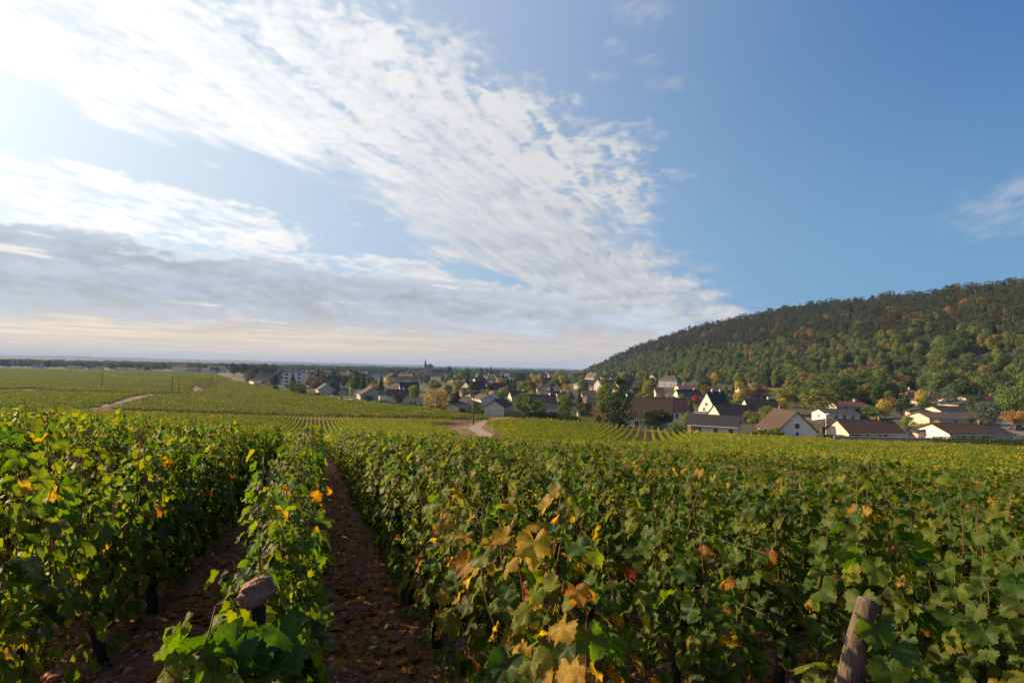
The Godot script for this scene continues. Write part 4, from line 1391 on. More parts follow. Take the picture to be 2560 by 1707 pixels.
func hedge(label: String, pts: Array, tall: float, wide: float, hue: String, group := "") -> void:
	var r := RandomNumberGenerator.new()
	r.seed = hash(label)
	var mb := Mb.new()
	for k in pts.size() - 1:
		var a := Vector2(pts[k][0], pts[k][1])
		var b := Vector2(pts[k + 1][0], pts[k + 1][1])
		var len := a.distance_to(b)
		var o := (b - a).normalized().orthogonal()
		for j in int(len * (tall * 1.6 + wide) * 34.0):
			var p := a.lerp(b, r.randf())
			var side := r.randf_range(-0.5, 0.5)
			var y := r.randf_range(0.0, tall)
			if r.randf() < 0.4:
				y = tall * r.randf_range(0.9, 1.02)
			else:
				side = 0.5 * signf(side) * r.randf_range(0.8, 1.02)
			p += o * side * wide
			var sz := r.randf_range(0.13, 0.26)
			var g := 0.77 * r.randf_range(0.7, 1.25)
			leaf_lump(mb, on(p.x, p.y, y), Vector3(o.x * side, (y / tall - 0.5), -o.y * side), sz, Color(g, g * r.randf_range(0.95, 1.05), g), r)
		for s in int(ceil(len / 3.0)):
			var p := a.lerp(b, s / ceil(len / 3.0))
			var q := a.lerp(b, (s + 1) / ceil(len / 3.0))
			var m := (p + q) * 0.5
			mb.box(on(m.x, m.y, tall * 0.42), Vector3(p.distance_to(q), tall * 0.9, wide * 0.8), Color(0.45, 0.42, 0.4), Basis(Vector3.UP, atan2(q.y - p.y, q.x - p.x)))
	tag(part("hedge", mb.mesh(mat["crown_" + hue]), self), label, "hedge", group)


func leaf_lump(mb: Mb, at: Vector3, out: Vector3, size: float, col: Color, r: RandomNumberGenerator) -> void:
	var n := (out.normalized() + Vector3(r.randf_range(-0.8, 0.8), r.randf_range(-0.5, 0.9), r.randf_range(-0.8, 0.8))).normalized()
	var x := n.cross(Vector3(r.randf_range(-1, 1), r.randf_range(-1, 1), r.randf_range(-1, 1)))
	x = x.normalized() if x.length() > 0.01 else Vector3.RIGHT
	var y := n.cross(x)
	var i := mb.vert(at - x * size * 0.5 + n * size * 0.1, col)
	mb.vert(at + y * size * 0.45, col)
	mb.vert(at + x * size * 0.55 + n * size * 0.05, col)
	mb.vert(at - y * size * 0.4 - n * size * 0.12, col)
	mb.face(i, i + 1, i + 2)
	mb.face(i, i + 2, i + 3)


func apartment_block() -> void:
	var o := thing("apartment_block", "white four storey apartment block beside the town road", "apartment block", on(-155.0, 409.0), deg_to_rad(-3.0))
	var l := 14.0
	var d := 10.0
	var h := 11.0
	var wall := Mb.new()
	wall.box(Vector3(0, h * 0.5 - 0.5, 0), Vector3(l, h + 1.0, d))
	part("wall", wall.mesh(mat.white), o)
	var roof := Mb.new()
	roof.box(Vector3(0, h + 0.25, 0), Vector3(l + 0.4, 0.45, d + 0.4))
	var rm := part("roof", roof.mesh(mat.slate), o)
	for e in [[-4.0, 0.5, 1.6], [-1.5, -2.0, 1.0], [0.8, 1.0, 1.1], [5.0, -1.0, 1.3]]:
		var ch := Mb.new()
		ch.box(Vector3(e[0], h + 0.47 + e[2] * 0.5, e[1]), Vector3(0.9, e[2], 0.9))
		ch.box(Vector3(e[0], h + 0.53 + e[2], e[1]), Vector3(1.15, 0.12, 1.15))
		part("chimney", ch.mesh(mat.white), rm)
	for row in 4:
		for u in [0.17, 0.5, 0.83]:
			block_window(o, Vector3((u - 0.5) * l, 0.9 + row * 2.6, d * 0.5), Vector3.RIGHT, Vector3.BACK, 2.3)
		for u in [0.3, 0.7]:
			block_window(o, Vector3(-l * 0.5, 0.9 + row * 2.6, (u - 0.5) * d), Vector3.BACK, Vector3.LEFT, 0.9)


func block_window(o: Node3D, at: Vector3, right: Vector3, out: Vector3, w: float) -> void:
	var f := Mb.new()
	var h := 1.5
	for s in [-1, 1]:
		f.box(Vector3(s * w * 0.5, h * 0.5, 0.04), Vector3(0.1, h + 0.1, 0.12))
	f.box(Vector3(0, 0, 0.04), Vector3(w - 0.1, 0.1, 0.11))
	f.box(Vector3(0, h, 0.04), Vector3(w - 0.1, 0.1, 0.11))
	f.box(Vector3(0, h * 0.5, 0.04), Vector3(0.08, h - 0.1, 0.1))
	var x := part("window", f.mesh(mat.trim), o, Transform3D(Basis(right, Vector3.UP, out), at))
	var g := Mb.new()
	g.box(Vector3(0, h * 0.5, 0.02), Vector3(w - 0.1, h - 0.1, 0.06))
	part("pane", g.mesh(mat.glass), x)


func church() -> void:
	var o := thing("church", "grey stone church with pointed spire above the town roofs", "church", on(-138.0, 962.0), deg_to_rad(0.0))
	var tower := Mb.new()
	tower.box(Vector3(-7.5, 8.5, 2.0), Vector3(4.4, 19.0, 4.4))
	var tw := part("tower", tower.mesh(mat.greywall), o)
	var spire := Mb.new()
	for k in 8:
		var a := TAU * (k + 0.5) / 8.0
		var b := TAU * (k + 1.5) / 8.0
		spire.tri(Vector3(-7.5 + sin(a) * 2.7, 18.0, 2.0 + cos(a) * 2.7), Vector3(-7.5, 29.5, 2.0), Vector3(-7.5 + sin(b) * 2.7, 18.0, 2.0 + cos(b) * 2.7))
	part("spire", spire.mesh(mat.slate), tw)
	for s in [-1.0, 1.0]:
		var bf := Mb.new()
		bf.box(Vector3(-7.5 + s * 0.9, 14.5, 4.23), Vector3(0.8, 2.6, 0.1))
		part("belfry_opening", bf.mesh(mat.gate), tw)
	var block := Mb.new()
	var hx := 5.2
	for s in [-1.0, 1.0]:
		block.quad(Vector3(-s * hx, -1, s * 6), Vector3(-s * hx, 18, s * 6), Vector3(s * hx, 18, s * 6), Vector3(s * hx, -1, s * 6))
		block.quad(Vector3(s * hx, -1, s * 6), Vector3(s * hx, 18, s * 6), Vector3(s * hx, 18, -s * 6), Vector3(s * hx, -1, -s * 6))
		block.tri(Vector3(-s * hx, 18, s * 6), Vector3(0, 21.4, s * 6), Vector3(s * hx, 18, s * 6))
	part("transept", block.mesh(mat.stonewall), o)
	var tr := Mb.new()
	for s in [-1.0, 1.0]:
		tr.quad(Vector3(s * (hx + 0.5), 17.7, s * 6.4), Vector3(0, 21.8, s * 6.4), Vector3(0, 21.8, -s * 6.4), Vector3(s * (hx + 0.5), 17.7, -s * 6.4))
		tr.quad(Vector3(s * (hx + 0.5), 17.4, s * 6.4), Vector3(0, 21.4, s * 6.4), Vector3(0, 21.4, -s * 6.4), Vector3(s * (hx + 0.5), 17.4, -s * 6.4))
	part("transept_roof", tr.mesh(mat.brown), o)
	for e in [[15.0, 20.0, 8.0], [-14.0, 9.0, 7.0]]:
		var nave := Mb.new()
		nave.box(Vector3(e[0], e[2] * 0.5 - 0.5, 0), Vector3(e[1], e[2] + 1.0, 11.0))
		part("nave", nave.mesh(mat.stonewall), o)
		var nr := Mb.new()
		for s in [-1.0, 1.0]:
			nr.quad(Vector3(e[0] - s * (e[1] * 0.5 + 0.3), e[2] - 0.2, s * 6.0), Vector3(e[0] - s * (e[1] * 0.5 + 0.3), e[2] + 4.6, 0), Vector3(e[0] + s * (e[1] * 0.5 + 0.3), e[2] + 4.6, 0), Vector3(e[0] + s * (e[1] * 0.5 + 0.3), e[2] - 0.2, s * 6.0))
			nr.tri(Vector3(e[0] + s * (e[1] * 0.5), e[2], s * 5.5), Vector3(e[0] + s * (e[1] * 0.5), e[2] + 4.3, 0), Vector3(e[0] + s * (e[1] * 0.5), e[2], -s * 5.5))
		part("nave_roof", nr.mesh(mat.brown), o)
	for k in 4:
		var nw := Mb.new()
		nw.box(Vector3(8.5 + k * 4.4, 4.6, 5.55), Vector3(0.9, 3.2, 0.14))
		part("window", nw.mesh(mat.gate), o)


# ---------------------------------------------------------------- trees
# kind, colour, x, metres ahead, width, height, label
const TREES := [
	["cedar","dark",31.5,165.6,7.4,14.3,"tall dark ragged cedar left of the huge brown roof"],
	["round","olivegreen",27.2,167.5,5.4,12.2,"golden green tree leaning against the tall dark cedar"],
	["round","green",4.2,191.7,8.2,8.7,"large leafy green tree right of the tan gabled corner house"],
	["bushy","green",9.4,194.6,5.4,6.8,"lower half of the leafy tree pair beside the grey garage"],
	["willow","gold",-29.2,224.6,9.7,8.5,"yellow weeping willow at the edge of the vineyard"],
	["round","plum",-48.8,247.2,6.1,4.8,"dark plum coloured tree in front of the black roofed white house"],
	["round","plum",-24.9,254.9,5.2,5.5,"dark plum coloured tree right of the yellow weeping willow"],
	["oval","yellowgreen",-47.3,277.6,6.1,7.6,"yellow green tree behind the low black roofed house"],
	["round","olive",-50.0,376.7,8.8,9.0,"olive tree standing behind the weeping willow"],
	["round","yellow",-98.1,458.8,8.7,7.7,"bright yellow round tree in front of the grey town house"],
	["round","olive",-106.0,418.0,7.7,8.5,"olive tree left of the small green town tree"],
	["round","green",-104.7,435.9,5.5,6.7,"small green town tree beside the dark conifer"],
	["cedar","dark",-121.5,443.9,7.8,11.5,"dark spreading pine left of the white town house"],
	["conifer","dark",-87.6,383.5,4.6,10.0,"dark conifer beside the bright yellow town tree"],
	["round","yellowgreen",-101.1,363.6,6.7,7.4,"yellow green tree behind the big pale gabled roadside house"],
	["bushy","gold",-97.2,407.1,5.7,4.0,"low golden shrub tree over the brown roof of the pale gabled house"],
	["round","green",-44.4,539.1,11.8,14.0,"big rounded green tree in the middle of the town"],
	["round","yellowgreen",-33.9,360.8,8.4,8.9,"pale yellow green tree below the big rounded green tree"],
	["round","olive",-25.1,364.9,8.0,8.7,"olive tree behind the top of the utility pole"],
	["round","olive",-81.5,513.3,5.8,8.6,"olive tree just below the church"],
	["round","dark",-76.7,516.6,7.7,9.4,"dark round tree below the church spire"],
	["conifer","dark",-6.0,411.4,6.1,13.3,"tall dark conifer rising above the red pyramid roof"],
	["round","gold",23.1,506.9,8.9,11.4,"golden tree below the vineyard slope"],
	["round","yellow",35.2,604.4,5.5,7.6,"small yellow tree right of the golden tree below the slope"],
	["round","dark",13.2,456.9,8.1,9.9,"dark domed tree left of the golden tree"],
	["round","dark",6.9,550.1,12.0,12.4,"broad dark green tree at the far end of town"],
	["bushy","olivegreen",7.5,375.2,9.3,9.2,"olive green garden tree above the steep cream gable"],
	["bushy","green",10.5,321.3,9.7,7.2,"wide green garden tree above the round leafy tree"],
	["conifer","bluegreen",25.9,215.6,5.2,9.5,"ragged blue spruce right of the black roofed white house"],
	["round","green",-5.2,285.8,4.4,5.0,"small bright green tree left of the steep cream gable"],
	["bushy","green",18.5,198.4,5.3,4.6,"dense green garden tree beside the grey slate garage"],
	["bushy","green",24.5,237.5,3.7,3.5,"low green shrub below the black roofed white house"],
	["round","green",56.2,468.8,12.6,10.5,"clump of green trees at the end of the vineyard slope"],
	["bushy","yellowgreen",47.2,364.2,5.4,5.9,"yellow green tree left of the tall cedar top"],
	["conifer","dark",-40.3,936.9,6.6,17.1,"slim dark conifer on the town skyline, left of a pair"],
	["conifer","dark",-31.5,876.5,7.4,19.1,"taller dark conifer on the town skyline, right of a pair"],
	["round","dark",-45.8,860.6,9.1,16.9,"dark far tree left of the two skyline conifers"],
	["round","dark",-68.1,903.4,11.5,15.9,"round far tree right of the church on the skyline"],
	["conifer","dark",-27.3,1136.4,4.8,16.8,"thin dark skyline conifer right of the conifer pair"],
	["round","dark",-103.3,936.9,12.6,17.8,"domed far tree just right of the church"],
	["birch","yellowgreen",67.9,280.7,7.5,11.0,"tall golden green birch behind the huge brown roof"],
	["round","olive",71.1,320.2,5.9,9.2,"olive tree left of the tall birch"],
	["dome","dark",43.1,168.8,8.3,5.8,"dark clipped round tree in front of the huge brown roof"],
	["bushy","green",39.9,137.8,4.9,3.1,"big clipped evergreen bush left of the brown shuttered bungalow"],
	["bushy","olivegreen",47.0,151.8,3.1,5.7,"spiky green shrub tree beside the brown shuttered bungalow"],
	["bushy","red",83.8,258.1,4.7,4.7,"reddish shrub tree in front of a black roof"],
	["round","olivegreen",80.6,269.1,4.9,4.5,"olive green tree beside the white gabled house with reddish tree"],
	["oval","dark",99.1,290.8,7.2,10.8,"dark egg shaped evergreen above the tall steep white gable"],
	["conifer","green",90.1,238.3,4.5,9.5,"dark green spruce right of the tall steep white gable"],
	["bushy","yellowgreen",94.4,236.1,6.8,4.3,"low pale green trees above the long black roof"],
	["round","yellow",125.3,312.7,6.6,5.9,"yellow tree at the forest foot"],
	["round","plum",111.9,258.7,10.8,6.2,"dark wine coloured tree above the white black roofed house"],
	["round","olivegreen",110.3,230.8,7.7,8.1,"yellow tinged green tree left of the largest street tree"],
	["round","brown",98.4,208.5,5.4,5.0,"brownish tree at the right of the white black roofed house"],
	["round","olivegreen",108.5,201.4,11.8,10.4,"largest spreading street tree in the right half of town"],
	["round","olivegreen",74.5,175.6,5.5,5.2,"round green garden tree behind the brown shuttered bungalow"],
	["round","olive",76.4,170.1,4.0,4.2,"low olive tree left of the white house with the broad gable"],
	["bushy","olivegreen",60.4,130.0,3.1,3.1,"green shrub against the broad white gable"],
	["cedar","olive",132.5,228.2,4.8,8.3,"dark pine behind the bright terracotta roof"],
	["round","green",132.9,221.1,6.2,5.1,"round green tree behind the bright terracotta roof"],
	["bushy","red",129.3,223.2,4.7,2.8,"maroon shrub left of the bright terracotta roof"],
	["cedar","brown",148.6,233.9,5.4,8.7,"brownish pine at the forest foot on the right"],
	["round","olive",160.2,235.6,7.3,8.9,"broad olive tree before the dark forest on the right"],
	["bushy","gold",150.1,208.1,4.7,6.7,"golden shrub tree beside the little red roofed house"],
	["cedar","bluegreen",163.0,218.0,6.8,8.0,"left one of the two blue spruces"],
	["cedar","bluegreen",151.3,195.7,5.9,8.8,"right one of the two blue spruces"],
	["oval","dark",129.0,186.0,5.9,6.3,"dark egg shaped tree above the pink gabled house"],
	["round","green",118.6,186.2,6.7,4.6,"green tree right of the bright terracotta roof"],
	["round","olivegreen",105.8,151.5,4.0,4.1,"green tree at the end of the long brown roof"],
	["apple","olivegreen",95.3,130.9,4.2,4.0,"small pale green tree with a bare trunk beside the sheds"],
	["bushy","gold",110.1,147.1,2.9,3.3,"yellow shrub in front of the pinkish tan roof"],
	["cedar","bluegreen",130.3,156.4,6.4,6.6,"grey green cedar in front of the big far right brown roof"],
	["conifer","bluegreen",168.8,204.7,2.6,5.3,"small spruce before the big far right brown roof"],
	["round","orange",131.1,148.1,5.1,5.0,"orange tinged tree at the right edge above the parked car"],
	["round","olive",178.7,203.6,5.5,6.1,"olive tree behind the far right brown roof"],
	["round","dark",-336.9,691.6,13.7,17.5,"leftmost big tree of the dark far tree row"],
	["round","dark",-329.9,701.6,13.9,15.8,"second big tree of the dark far tree row from the left"],
	["round","dark",-322.1,712.8,14.1,15.5,"third big tree of the dark far tree row from the left"],
	["round","dark",-315.0,723.0,13.3,16.3,"fourth big tree of the dark far tree row from the left"],
	["round","dark",-308.1,733.0,13.4,15.5,"rightmost big tree of the dark far tree row"],
	["bushy","olive",-223.4,482.1,7.5,10.5,"brownish green roadside tree left of the brick pink gable"],
	["conifer","green",-145.8,379.7,6.7,9.9,"dark green conifer in front of the apartment block"],
	["round","green",-118.7,312.2,5.3,7.9,"green tree right below the apartment block"],
	["round","olive",-110.6,298.0,6.3,7.5,"olive roadside tree beside the apartment block"],
	["round","olive",-132.1,373.3,7.4,8.9,"olive tree in front of the white terrace, left of two"],
	["round","olive",-126.0,376.6,8.2,9.0,"olive tree in front of the white terrace, right of two"],
	["conifer","dark",-109.5,359.3,3.5,8.3,"dark conifer before the tall cream gable"],
	["round","olive",-126.7,440.5,7.1,9.3,"dark olive tree behind the tall cream gable"],
	["bushy","dark",-145.6,353.0,3.2,3.7,"dark round bush at the foot of the apartment block"],
	["bushy","plum",-91.5,297.6,4.4,3.8,"dark reddish shrub behind the roadside hedge"],
	["round","yellowgreen",-86.2,308.2,3.0,4.5,"small yellowish tree above the parked white cars"],
	["bushy","red",16.5,251.9,5.7,3.2,"scarlet shrub in front of the long black roof"],
	["round","brown",27.8,180.2,3.2,3.8,"rusty brown shrub tree before the low hipped brown roof"],
	["bushy","dark",-67.0,267.3,6.0,3.4,"dark rounded shrub before the big pale gable"],
	["bushy","dark",-56.1,250.3,6.2,2.1,"dark low shrub before the narrow white annexe"],
	["bushy","dark",-27.4,225.1,2.9,2.8,"dark shrub at the foot of the weeping willow"],
]
var crowns := {}


func grow(kind: String, n := 0) -> Array:   # [trunk, crown], one metre tall and about one metre wide
	var key := kind + str(n)
	if crowns.has(key):
		return crowns[key]
	var r := RandomNumberGenerator.new()
	r.seed = hash(key)
	var trunk := Mb.new()
	var crown := Mb.new()
	var bole: float = {"round": 0.13, "bushy": 0.05, "oval": 0.1, "conifer": 0.1, "cedar": 0.08, "willow": 0.25, "birch": 0.16, "dome": 0.05, "apple": 0.36, "pine": 0.48}[kind]
	trunk.tube([Vector3(0, -0.06, 0), Vector3(0.006, bole * 0.5, 0.004), Vector3(-0.004, bole, 0), Vector3(0.004, 0.55, 0.006), Vector3(0, 0.86, 0)], [0.036, 0.027, 0.023, 0.015, 0.004], 7)
	var lumps := []
	match kind:
		"conifer":
			for k in 17:
				var f := k / 16.0
				var rad := lerpf(0.46, 0.03, pow(f, 0.85))
				var arms := int(lerpf(9, 3, f))
				for j in arms:
					var a := TAU * (j + r.randf() * 0.8) / arms
					var reach := rad * r.randf_range(0.7, 1.15)
					for m in 3:
						var g := (m + 1) / 3.0
						lumps.append([Vector3(cos(a) * reach * g, lerpf(0.1, 0.97, f) - 0.05 * g * g * (1.0 - f), sin(a) * reach * g), Vector3(0.085, 0.04, 0.085) * lerpf(1.0, 0.5, f), 15])
		"cedar":
			for k in 11:
				var f := k / 10.0
				var rad := 0.46 * pow(sin(PI * lerpf(0.22, 0.93, f)), 0.8)
				var arms := int(lerpf(8, 4, f))
				for j in arms:
					var a := TAU * (j + r.randf()) / arms
					var reach := rad * r.randf_range(0.5, 1.15)
					for m in 2:
						var g := (m + 1) / 2.0
						lumps.append([Vector3(cos(a) * reach * g, lerpf(0.08, 0.95, f) + r.randf_range(-0.04, 0.04) - 0.03 * g, sin(a) * reach * g), Vector3(0.125, 0.065, 0.125), 26])
		"pine":
			for k in 15:
				var a := r.randf() * TAU
				var rad := r.randf_range(0.05, 0.3)
				lumps.append([Vector3(cos(a) * rad, r.randf_range(0.55, 0.97), sin(a) * rad), Vector3(0.16, 0.075, 0.16) * r.randf_range(0.7, 1.2), 34])
			for k in 5:
				var a := r.randf() * TAU
				lumps.append([Vector3(cos(a) * 0.2, r.randf_range(0.38, 0.55), sin(a) * 0.2), Vector3(0.1, 0.05, 0.1), 14])
		"willow":
			for k in 12:
				var a := TAU * k / 12.0 + r.randf_range(-0.2, 0.2)
				var rad := r.randf_range(0.2, 0.42)
				lumps.append([Vector3(cos(a) * rad * 0.75, r.randf_range(0.68, 0.88), sin(a) * rad * 0.75), Vector3(0.17, 0.12, 0.17), 50])
				for m in 4:
					lumps.append([Vector3(cos(a) * (rad + 0.07), 0.65 - 0.14 * m, sin(a) * (rad + 0.07)), Vector3(0.09, 0.1, 0.09), 26])
		_:
			var shape := {"round": [0.47, 0.42, 0.57], "bushy": [0.47, 0.46, 0.5], "oval": [0.4, 0.45, 0.53], "birch": [0.34, 0.44, 0.54], "dome": [0.48, 0.47, 0.48], "apple": [0.42, 0.28, 0.7]}
			var sh: Array = shape[kind]
			var tight: bool = kind == "dome" or kind == "oval"
			for k in (30 if tight else 24):
				var u := r.randf_range(-0.9, 1.0)
				var a := k * 2.4 + r.randf_range(-0.5, 0.5)
				var q := sqrt(maxf(1.0 - u * u, 0.0)) * (0.85 if tight else r.randf_range(0.5, 0.95))
				var s := r.randf_range(0.15, 0.21) if tight else r.randf_range(0.1, 0.22)
				lumps.append([Vector3(cos(a) * q * (sh[0] - s * 0.6), sh[2] + u * (sh[1] - s * 0.55), sin(a) * q * (sh[0] - s * 0.6)), Vector3(s, s * 0.8, s), int(2600 * s * s) + 16])
			lumps.append([Vector3(0, sh[2], 0), Vector3(sh[0] * 0.6, sh[1] * 0.7, sh[0] * 0.6), 110])
			for k in 5:
				var a := TAU * k / 5.0 + r.randf()
				var to := Vector3(cos(a) * sh[0] * 0.65, sh[2] + r.randf_range(-0.1, 0.2), sin(a) * sh[0] * 0.65)
				trunk.tube([Vector3(0, bole + 0.03 * k, 0), to * Vector3(0.45, 0, 0.45) + Vector3(0, lerpf(bole, to.y, 0.6), 0), to], [0.012, 0.008, 0.003], 5)
	for l in lumps:
		var tone := r.randf_range(0.8, 1.2)
		var warm := r.randf_range(0.9, 1.12)
		for j in l[2]:
			var d := Vector3(r.randfn(), r.randfn(), r.randfn()).normalized()
			var g := 0.77 * tone * r.randf_range(0.75, 1.25)
			var at: Vector3 = l[0] + d * l[1] * r.randf_range(0.65, 1.08)
			if at.y < 0.02:
				at.y = 0.02 + r.randf() * 0.05
			var sz: float = r.randf_range(0.032, 0.058)
			if kind == "willow":
				sz *= 0.9
			leaf_lump(crown, at, d, sz, Color(g * warm, g, g * 0.95), r)
	crowns[key] = [trunk, crown, {}]
	return crowns[key]


func crown_mesh(kind: String, n: int, hue: String) -> Array:
	var g := grow(kind, n)
	if not g[2].has(hue):
		g[2][hue] = [g[0].mesh(mat.trunk), g[1].mesh(mat["crown_" + hue])]
	return g[2][hue]


func tree(called: String, label: String, category: String, kind: String, n: int, hue: String, x: float, w: float, wide: float, tall: float, turn: float, group := "") -> void:
	var o := thing(called, label, category, on(x, w), turn, group)
	o.scale = Vector3(wide, tall, wide)
	var g := crown_mesh(kind, n, hue)
	part("trunk", g[0], o)
	part("crown", g[1], o)


func build_trees() -> void:
	var r := RandomNumberGenerator.new()
	r.seed = 55
	for e in TREES:
		var bush: bool = "shrub" in e[6] or "bush" in e[6]
		var w: float = e[4]
		tree("shrub" if bush else "conifer_tree" if e[0] in ["conifer", "cedar"] else "leafy_tree", e[6], "shrub" if bush else "tree", e[0], r.randi() % 3, e[1], e[2], e[3], w * 1.22, e[5] * 1.04, r.randf() * TAU)
	# green between the roofs
	var spots := []
	for e in HOUSES:
		spots.append([Vector2(e[0], e[1]), maxf(e[3], e[4]) * 0.55 + 1.5])
	var n := 0
	var tries := 0
	while n < 300 and tries < 9000:
		tries += 1
		var w := 180.0 + 850.0 * pow(r.randf(), 1.3)
		var x := w * r.randf_range(-0.46, 0.98)
		if not in_poly(village_poly, x, w) or x > along_line(FOOT, w) - 6.0:
			continue
		var clear := true
		for q in spots:
			if q[0].distance_to(Vector2(x, w)) < q[1]:
				clear = false
				break
		for q in [[-155.0, 404.0, 0.034], [-137.0, 960.0, 0.02], [-120.0, 545.0, 0.035], [-70.0, 300.0, 0.05]]:   # the block, the church, the terrace and the roadside houses stay in view
			if absf(x / w - q[0] / q[1]) < q[2] and w < q[1]:
				clear = false
		if not clear:
			continue
		spots.append([Vector2(x, w), 3.6])
		n += 1
		var hue: String = ["green", "green", "dark", "dark", "olive", "olivegreen", "olivegreen", "yellowgreen", "gold", "brown"][r.randi() % 10]
		var kind: String = ["round", "round", "bushy", "oval", "conifer"][r.randi() % 5]
		var s := r.randf_range(3.8, 7.2) if w < 320.0 else r.randf_range(6.0, 10.5)
		if kind == "conifer":
			hue = "dark"
			tree("conifer_tree", "pointed dark conifer " + beside(x, w), "tree", kind, r.randi() % 3, hue, x, w, s * 0.6, s * 1.3, r.randf() * TAU, "dark conifers scattered through the town")
		else:
			tree("leafy_tree", "%s %s tree %s" % [hue_words(hue), {"round": "rounded", "bushy": "spreading", "oval": "upright"}[kind], beside(x, w)], "tree", kind, r.randi() % 3, hue, x, w, s, s * r.randf_range(0.9, 1.15), r.randf() * TAU, "garden trees scattered through the town")
	# trees before the far plain on the left
	for k in 85:
		var a := r.randf_range(-0.98, -0.40)
		var w := r.randf_range(925.0, 1150.0)
		var s := r.randf_range(8.0, 15.0)
		var kind: String = ["round", "round", "bushy", "oval"][r.randi() % 4]
		var hue: String = ["dark", "dark", "green", "olive"][r.randi() % 4]
		tree("leafy_tree", "hazy %s %s tree in far belt, %s" % [hue_words(hue), {"round": "round", "bushy": "spreading", "oval": "upright"}[kind], above(a * w, w, FAR_MARKS)], "tree", kind, r.randi() % 3, hue, a * w, w, s * 1.2, s, r.randf() * TAU, "trees of the far belt beyond the plain")
	# woods further out, one mass
	var places := []
	for k in 1500:
		var a := r.randf_range(-1.0, 0.3)
		var w := 1150.0 + 2200.0 * pow(r.randf(), 1.4)
		var s := r.randf_range(8.0, 16.0) * lerpf(1.0, 1.5, (w - 1150.0) / 3800.0)
		places.append(Transform3D(Basis(Vector3.UP, r.randf() * TAU).scaled_local(Vector3(s * 2.2, s * 0.9, s * 2.2)), on(a * w, w, -1.0)))
	tag(many("distant_woods", crown_mesh("bushy", 0, "dark")[1], places), "hazy woods scattered over the far plain", "", "", "stuff")


func build_forest() -> void:
	var r := RandomNumberGenerator.new()
	r.seed = 77
	var spots := []
	for k in 42000:
		var w := r.randf_range(150.0, 1120.0)
		var x := r.randf_range(60.0, 620.0)
		if x > w * 1.02 + 25.0:
			continue
		var f := along_line(FOOT, w)
		var rr := along_line(RIDGE, w)
		var t := (x - f) / (rr - f)
		if x < f - (75.0 * smoothstep(330.0, 230.0, w) + 22.0 if w < 440.0 else 3.0) or t > 1.25 or w > 1085.0:
			continue
		if w > 470.0 and t < 0.10 and x < 160.0:
			continue
		if r.randf() > 0.62:
			continue
		if x < f + 10.0 and w < 440.0:
			var near := false
			for e in HOUSES:
				if Vector2(e[0], e[1]).distance_to(Vector2(x, w)) < 11.0 or (x < f - 25.0 and w < e[1] + 4.0 and absf(x / w - e[0] / e[1]) < 0.05):
					near = true
					break
			if near:
				continue
		spots.append([x * x + w * w + r.randf() * 6000.0, x, w, t])
	spots.sort_custom(func(a, b): return a[0] < b[0])
	# keep the trees apart
	var cell := {}
	var kept := []
	for s in spots:
		var key := Vector2i(int(s[1] / 5.0), int(s[2] / 5.0))
		if cell.has(key):
			continue
		cell[key] = true
		kept.append(s)
	var masses := {}
	for n in kept.size():
		var s = kept[n]
		var kind := "round"
		var hue := "green"
		var pines: float = smoothstep(0.22, 0.5, s[3] + 0.25 * bump_noise.get_noise_2d(s[1] * 0.05, s[2] * 0.05))
		var autumn: bool = bump_noise.get_noise_2d(s[1] * 0.09 + 50.0, s[2] * 0.06) + r.randf_range(-0.12, 0.12) > 0.36
		if r.randf() < pines:
			kind = "pine" if r.randf() < 0.75 else "conifer"
			hue = "pine" if r.randf() < 0.8 else "dark"
			if autumn and r.randf() < 0.5:
				kind = "round"
				hue = "rust"
		else:
			kind = ["round", "round", "oval", "bushy"][r.randi() % 4]
			hue = ["green", "forest", "forest", "olive", "dark"][r.randi() % 5]
			if autumn and r.randf() < 0.35:
				hue = "rust" if r.randf() < 0.5 else "olive"
		var tall := r.randf_range(7.5, 12.0) if kind != "bushy" else r.randf_range(4.5, 7.5)
		if kind == "pine" or kind == "conifer":
			tall *= 1.12
		var wide: float = tall * {"round": 0.85, "oval": 0.62, "bushy": 1.0, "pine": 0.72, "conifer": 0.42}[kind]
		if n < 300:
			tall *= 1.08
			wide *= 1.15
			if hue == "green" and n % 2:
				hue = "forest"
			tree("hillside_tree", "%s %s at forest foot, %s" % [hue_words(hue), {"round": "broad leafy tree", "bushy": "low bushy tree", "oval": "upright leafy tree", "pine": "pine tree", "conifer": "conifer"}[kind], above(s[1], s[2], LANDMARKS)], "tree", kind, r.randi() % 3, hue, s[1], s[2], wide, tall, r.randf() * TAU, "%s trees of the hillside forest" % kind)
			continue
		var v := r.randi() % 2
		var key := "%s %d %s" % [kind, v, hue]
		if not masses.has(key):
			masses[key] = [kind, v, hue, []]
		masses[key][3].append(Transform3D(Basis(Vector3.UP, r.randf() * TAU).scaled_local(Vector3(wide, tall, wide)), on(s[1], s[2], -0.3)))
	for key in masses:
		var m = masses[key]
		var g := grow(m[0], m[1])
		var both: ArrayMesh = g[1].mesh(mat["crown_" + m[2]])
		g[0].mesh(mat.trunk, both)
		tag(many("hillside_forest", both, m[3]), "dense mixed forest covering the hillside", "", "", "stuff")


